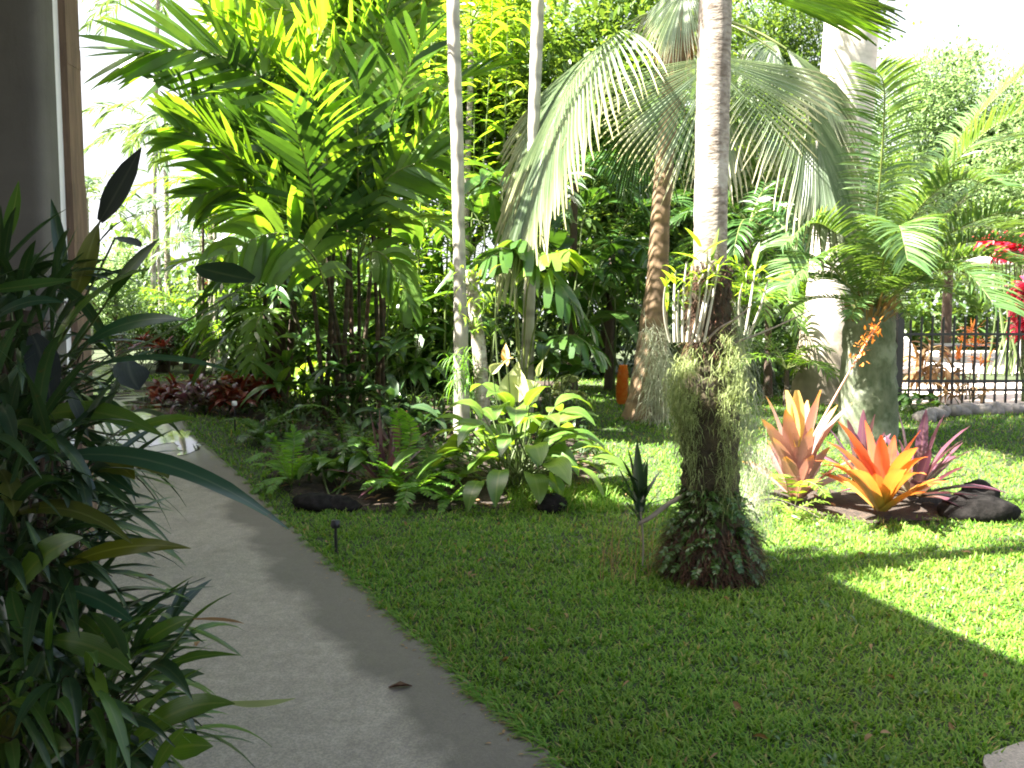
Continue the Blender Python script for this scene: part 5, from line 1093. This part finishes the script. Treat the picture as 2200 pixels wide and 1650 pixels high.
far_palm('green feather palm right of the foreground trunk', (1650, 830), 13.6, [(1650, 780), (1650, 700), (1648, 640)], 1.6, 14, .06, 'palm', 'bark_dark')
far_palm('dark feather palm behind the foreground trunk top leaves', (1600, 820), 15, [(1600, 700), (1605, 560), (1610, 480)], 1.7, 14, .06, 'palm_d', 'bark_dark')
far_palm('low palm left of the royal palm base', (1690, 840), 12.3, [(1690, 830), (1690, 810), (1690, 795)], 1.0, 12, .04, 'palm', 'bark_dark', 20, (.3, 1.2))
def stem_fill():
    for lab, base, d, hs, mt in (('leafy shade plant tucked left among the clumping palm stems', (640, 880), 10.9, [(620, 780), (660, 740), (650, 820), (600, 830)], 'broad'), ('leafy shade plant in front of the clumping palm stems', (760, 890), 10.2, [(740, 800), (790, 760), (770, 840), (720, 850)], 'palm_d'),
                                 ('leafy shade plant right of the clumping palm stems', (870, 890), 10.4, [(850, 760), (900, 720), (880, 800), (920, 790)], 'broad'), ('tall leafy filler plant behind the clumping palm stems', (800, 850), 12.4, [(780, 640), (840, 600), (730, 620), (880, 650), (690, 660)], 'broad')):
        broad_plant('shade_plant', lab, 'plant', base, d, hs, .5, .12, mt, 10, 1.5, .014, (-.1, 1.1), .12, group='shade plants round the clumping palm')
stem_fill()
def dark_paddle(label, base, d, heads, mt='broad'):
    return broad_plant('paddle_leaf_plant', label, 'plant', base, d, heads, .95, .3, mt, 7, 1.3, .02, (.2, 1.3), .15, .3, (.3, .9, 1, .85, .4, .03), 'paddle leaved plants at the back')
dark_paddle('big leaved dark plant behind the drooping fan tips', (1220, 800), 13.6, [(1200, 560), (1250, 480), (1230, 640), (1280, 590)], 'palm_d')
dark_paddle('big leaved plant left of the fan palm trunk', (1340, 800), 14.5, [(1320, 640), (1370, 600), (1290, 680), (1350, 690)])
dark_paddle('big leaved plant in the thicket between slim trunks', (1060, 800), 13.2, [(1040, 480), (1080, 400), (1070, 580), (1030, 640)])
dark_paddle('big leaved plant deep behind the palm stems', (880, 800), 14, [(870, 640), (900, 560), (850, 700), (920, 700)], 'broad')
# undergrowth that nobody could count
def undergrowth():
    m = MB(); N = 26000
    y = R.uniform(13.8, 20, N); x = R.uniform(-.34, .36, N) * y; H = 2.4 + .8 * np.sin(x * 1.3) + .6 * np.sin(x * 2.9 + 1)
    z = gz(x, y) + R.uniform(0, 1, N) ** 1.2 * H
    gap = (x > .095 * y) & (x < .165 * y) & (y < 18.5)
    gap |= (x > .15 * y) & (y < 12.5)
    gap |= x < -.36 * y
    gap |= (x > -.7) & (x < 2.2) & (y < 17.5); gap |= (x > -3) & (y < 18) & (z > 2.6); gap |= (x > -2.6) & (y < 15.5) & (z > 1.3)
    ok = ~gap; x, y, z = x[ok], y[ok], z[ok]; n = len(x)
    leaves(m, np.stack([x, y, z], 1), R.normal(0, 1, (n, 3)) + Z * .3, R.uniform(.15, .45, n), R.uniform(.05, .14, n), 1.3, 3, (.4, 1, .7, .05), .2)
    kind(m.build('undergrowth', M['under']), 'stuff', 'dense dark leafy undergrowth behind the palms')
    m = MB(); N = 30000; x = R.uniform(-30, 34, N); y = 33 + R.uniform(0, 5, N); H = 3.4 + 1.0 * np.sin(x * .7) + .8 * np.sin(x * 1.9)
    z = .3 + R.uniform(0, 1, N) * H; leaves(m, np.stack([x, y, z], 1), R.normal(0, 1, (N, 3)), R.uniform(.3, .6, N), R.uniform(.15, .3, N), .8, 2, (.4, 1, .05))
    kind(m.build('far_hedge', M['tree_mid']), 'stuff', 'far hedge of mixed leaves closing the garden')
    m = MB(); N = 5200; x = R.uniform(-4.6, 1.3, N); y = R.uniform(7.6, 13, N); ok = inpoly(x, y, BED) & (y > 7.7 + .15 * (x + 2)); x, y = x[ok], y[ok]; n = len(x)
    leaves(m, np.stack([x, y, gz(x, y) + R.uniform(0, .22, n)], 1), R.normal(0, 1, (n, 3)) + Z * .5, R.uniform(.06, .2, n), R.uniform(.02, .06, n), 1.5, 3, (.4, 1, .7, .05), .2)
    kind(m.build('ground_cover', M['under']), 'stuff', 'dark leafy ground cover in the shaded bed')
    m = MB(); N = 1500; x = R.uniform(-4.6, 8, N); y = R.uniform(6.9, 12, N); ok = inpoly(x, y, BED) | inpoly(x, y, BED2); x, y = x[ok], y[ok]; n = len(x)
    leaves(m, np.stack([x, y, gz(x, y) + .03], 1), R.normal(0, 1, (n, 3)) * [1, 1, .25], R.uniform(.05, .14, n), R.uniform(.02, .05, n), .5, 3, (.3, 1, .8, .05), .3)
    kind(m.build('leaf_litter', M['dry']), 'stuff', 'brown leaf litter on the bed soil')
undergrowth()
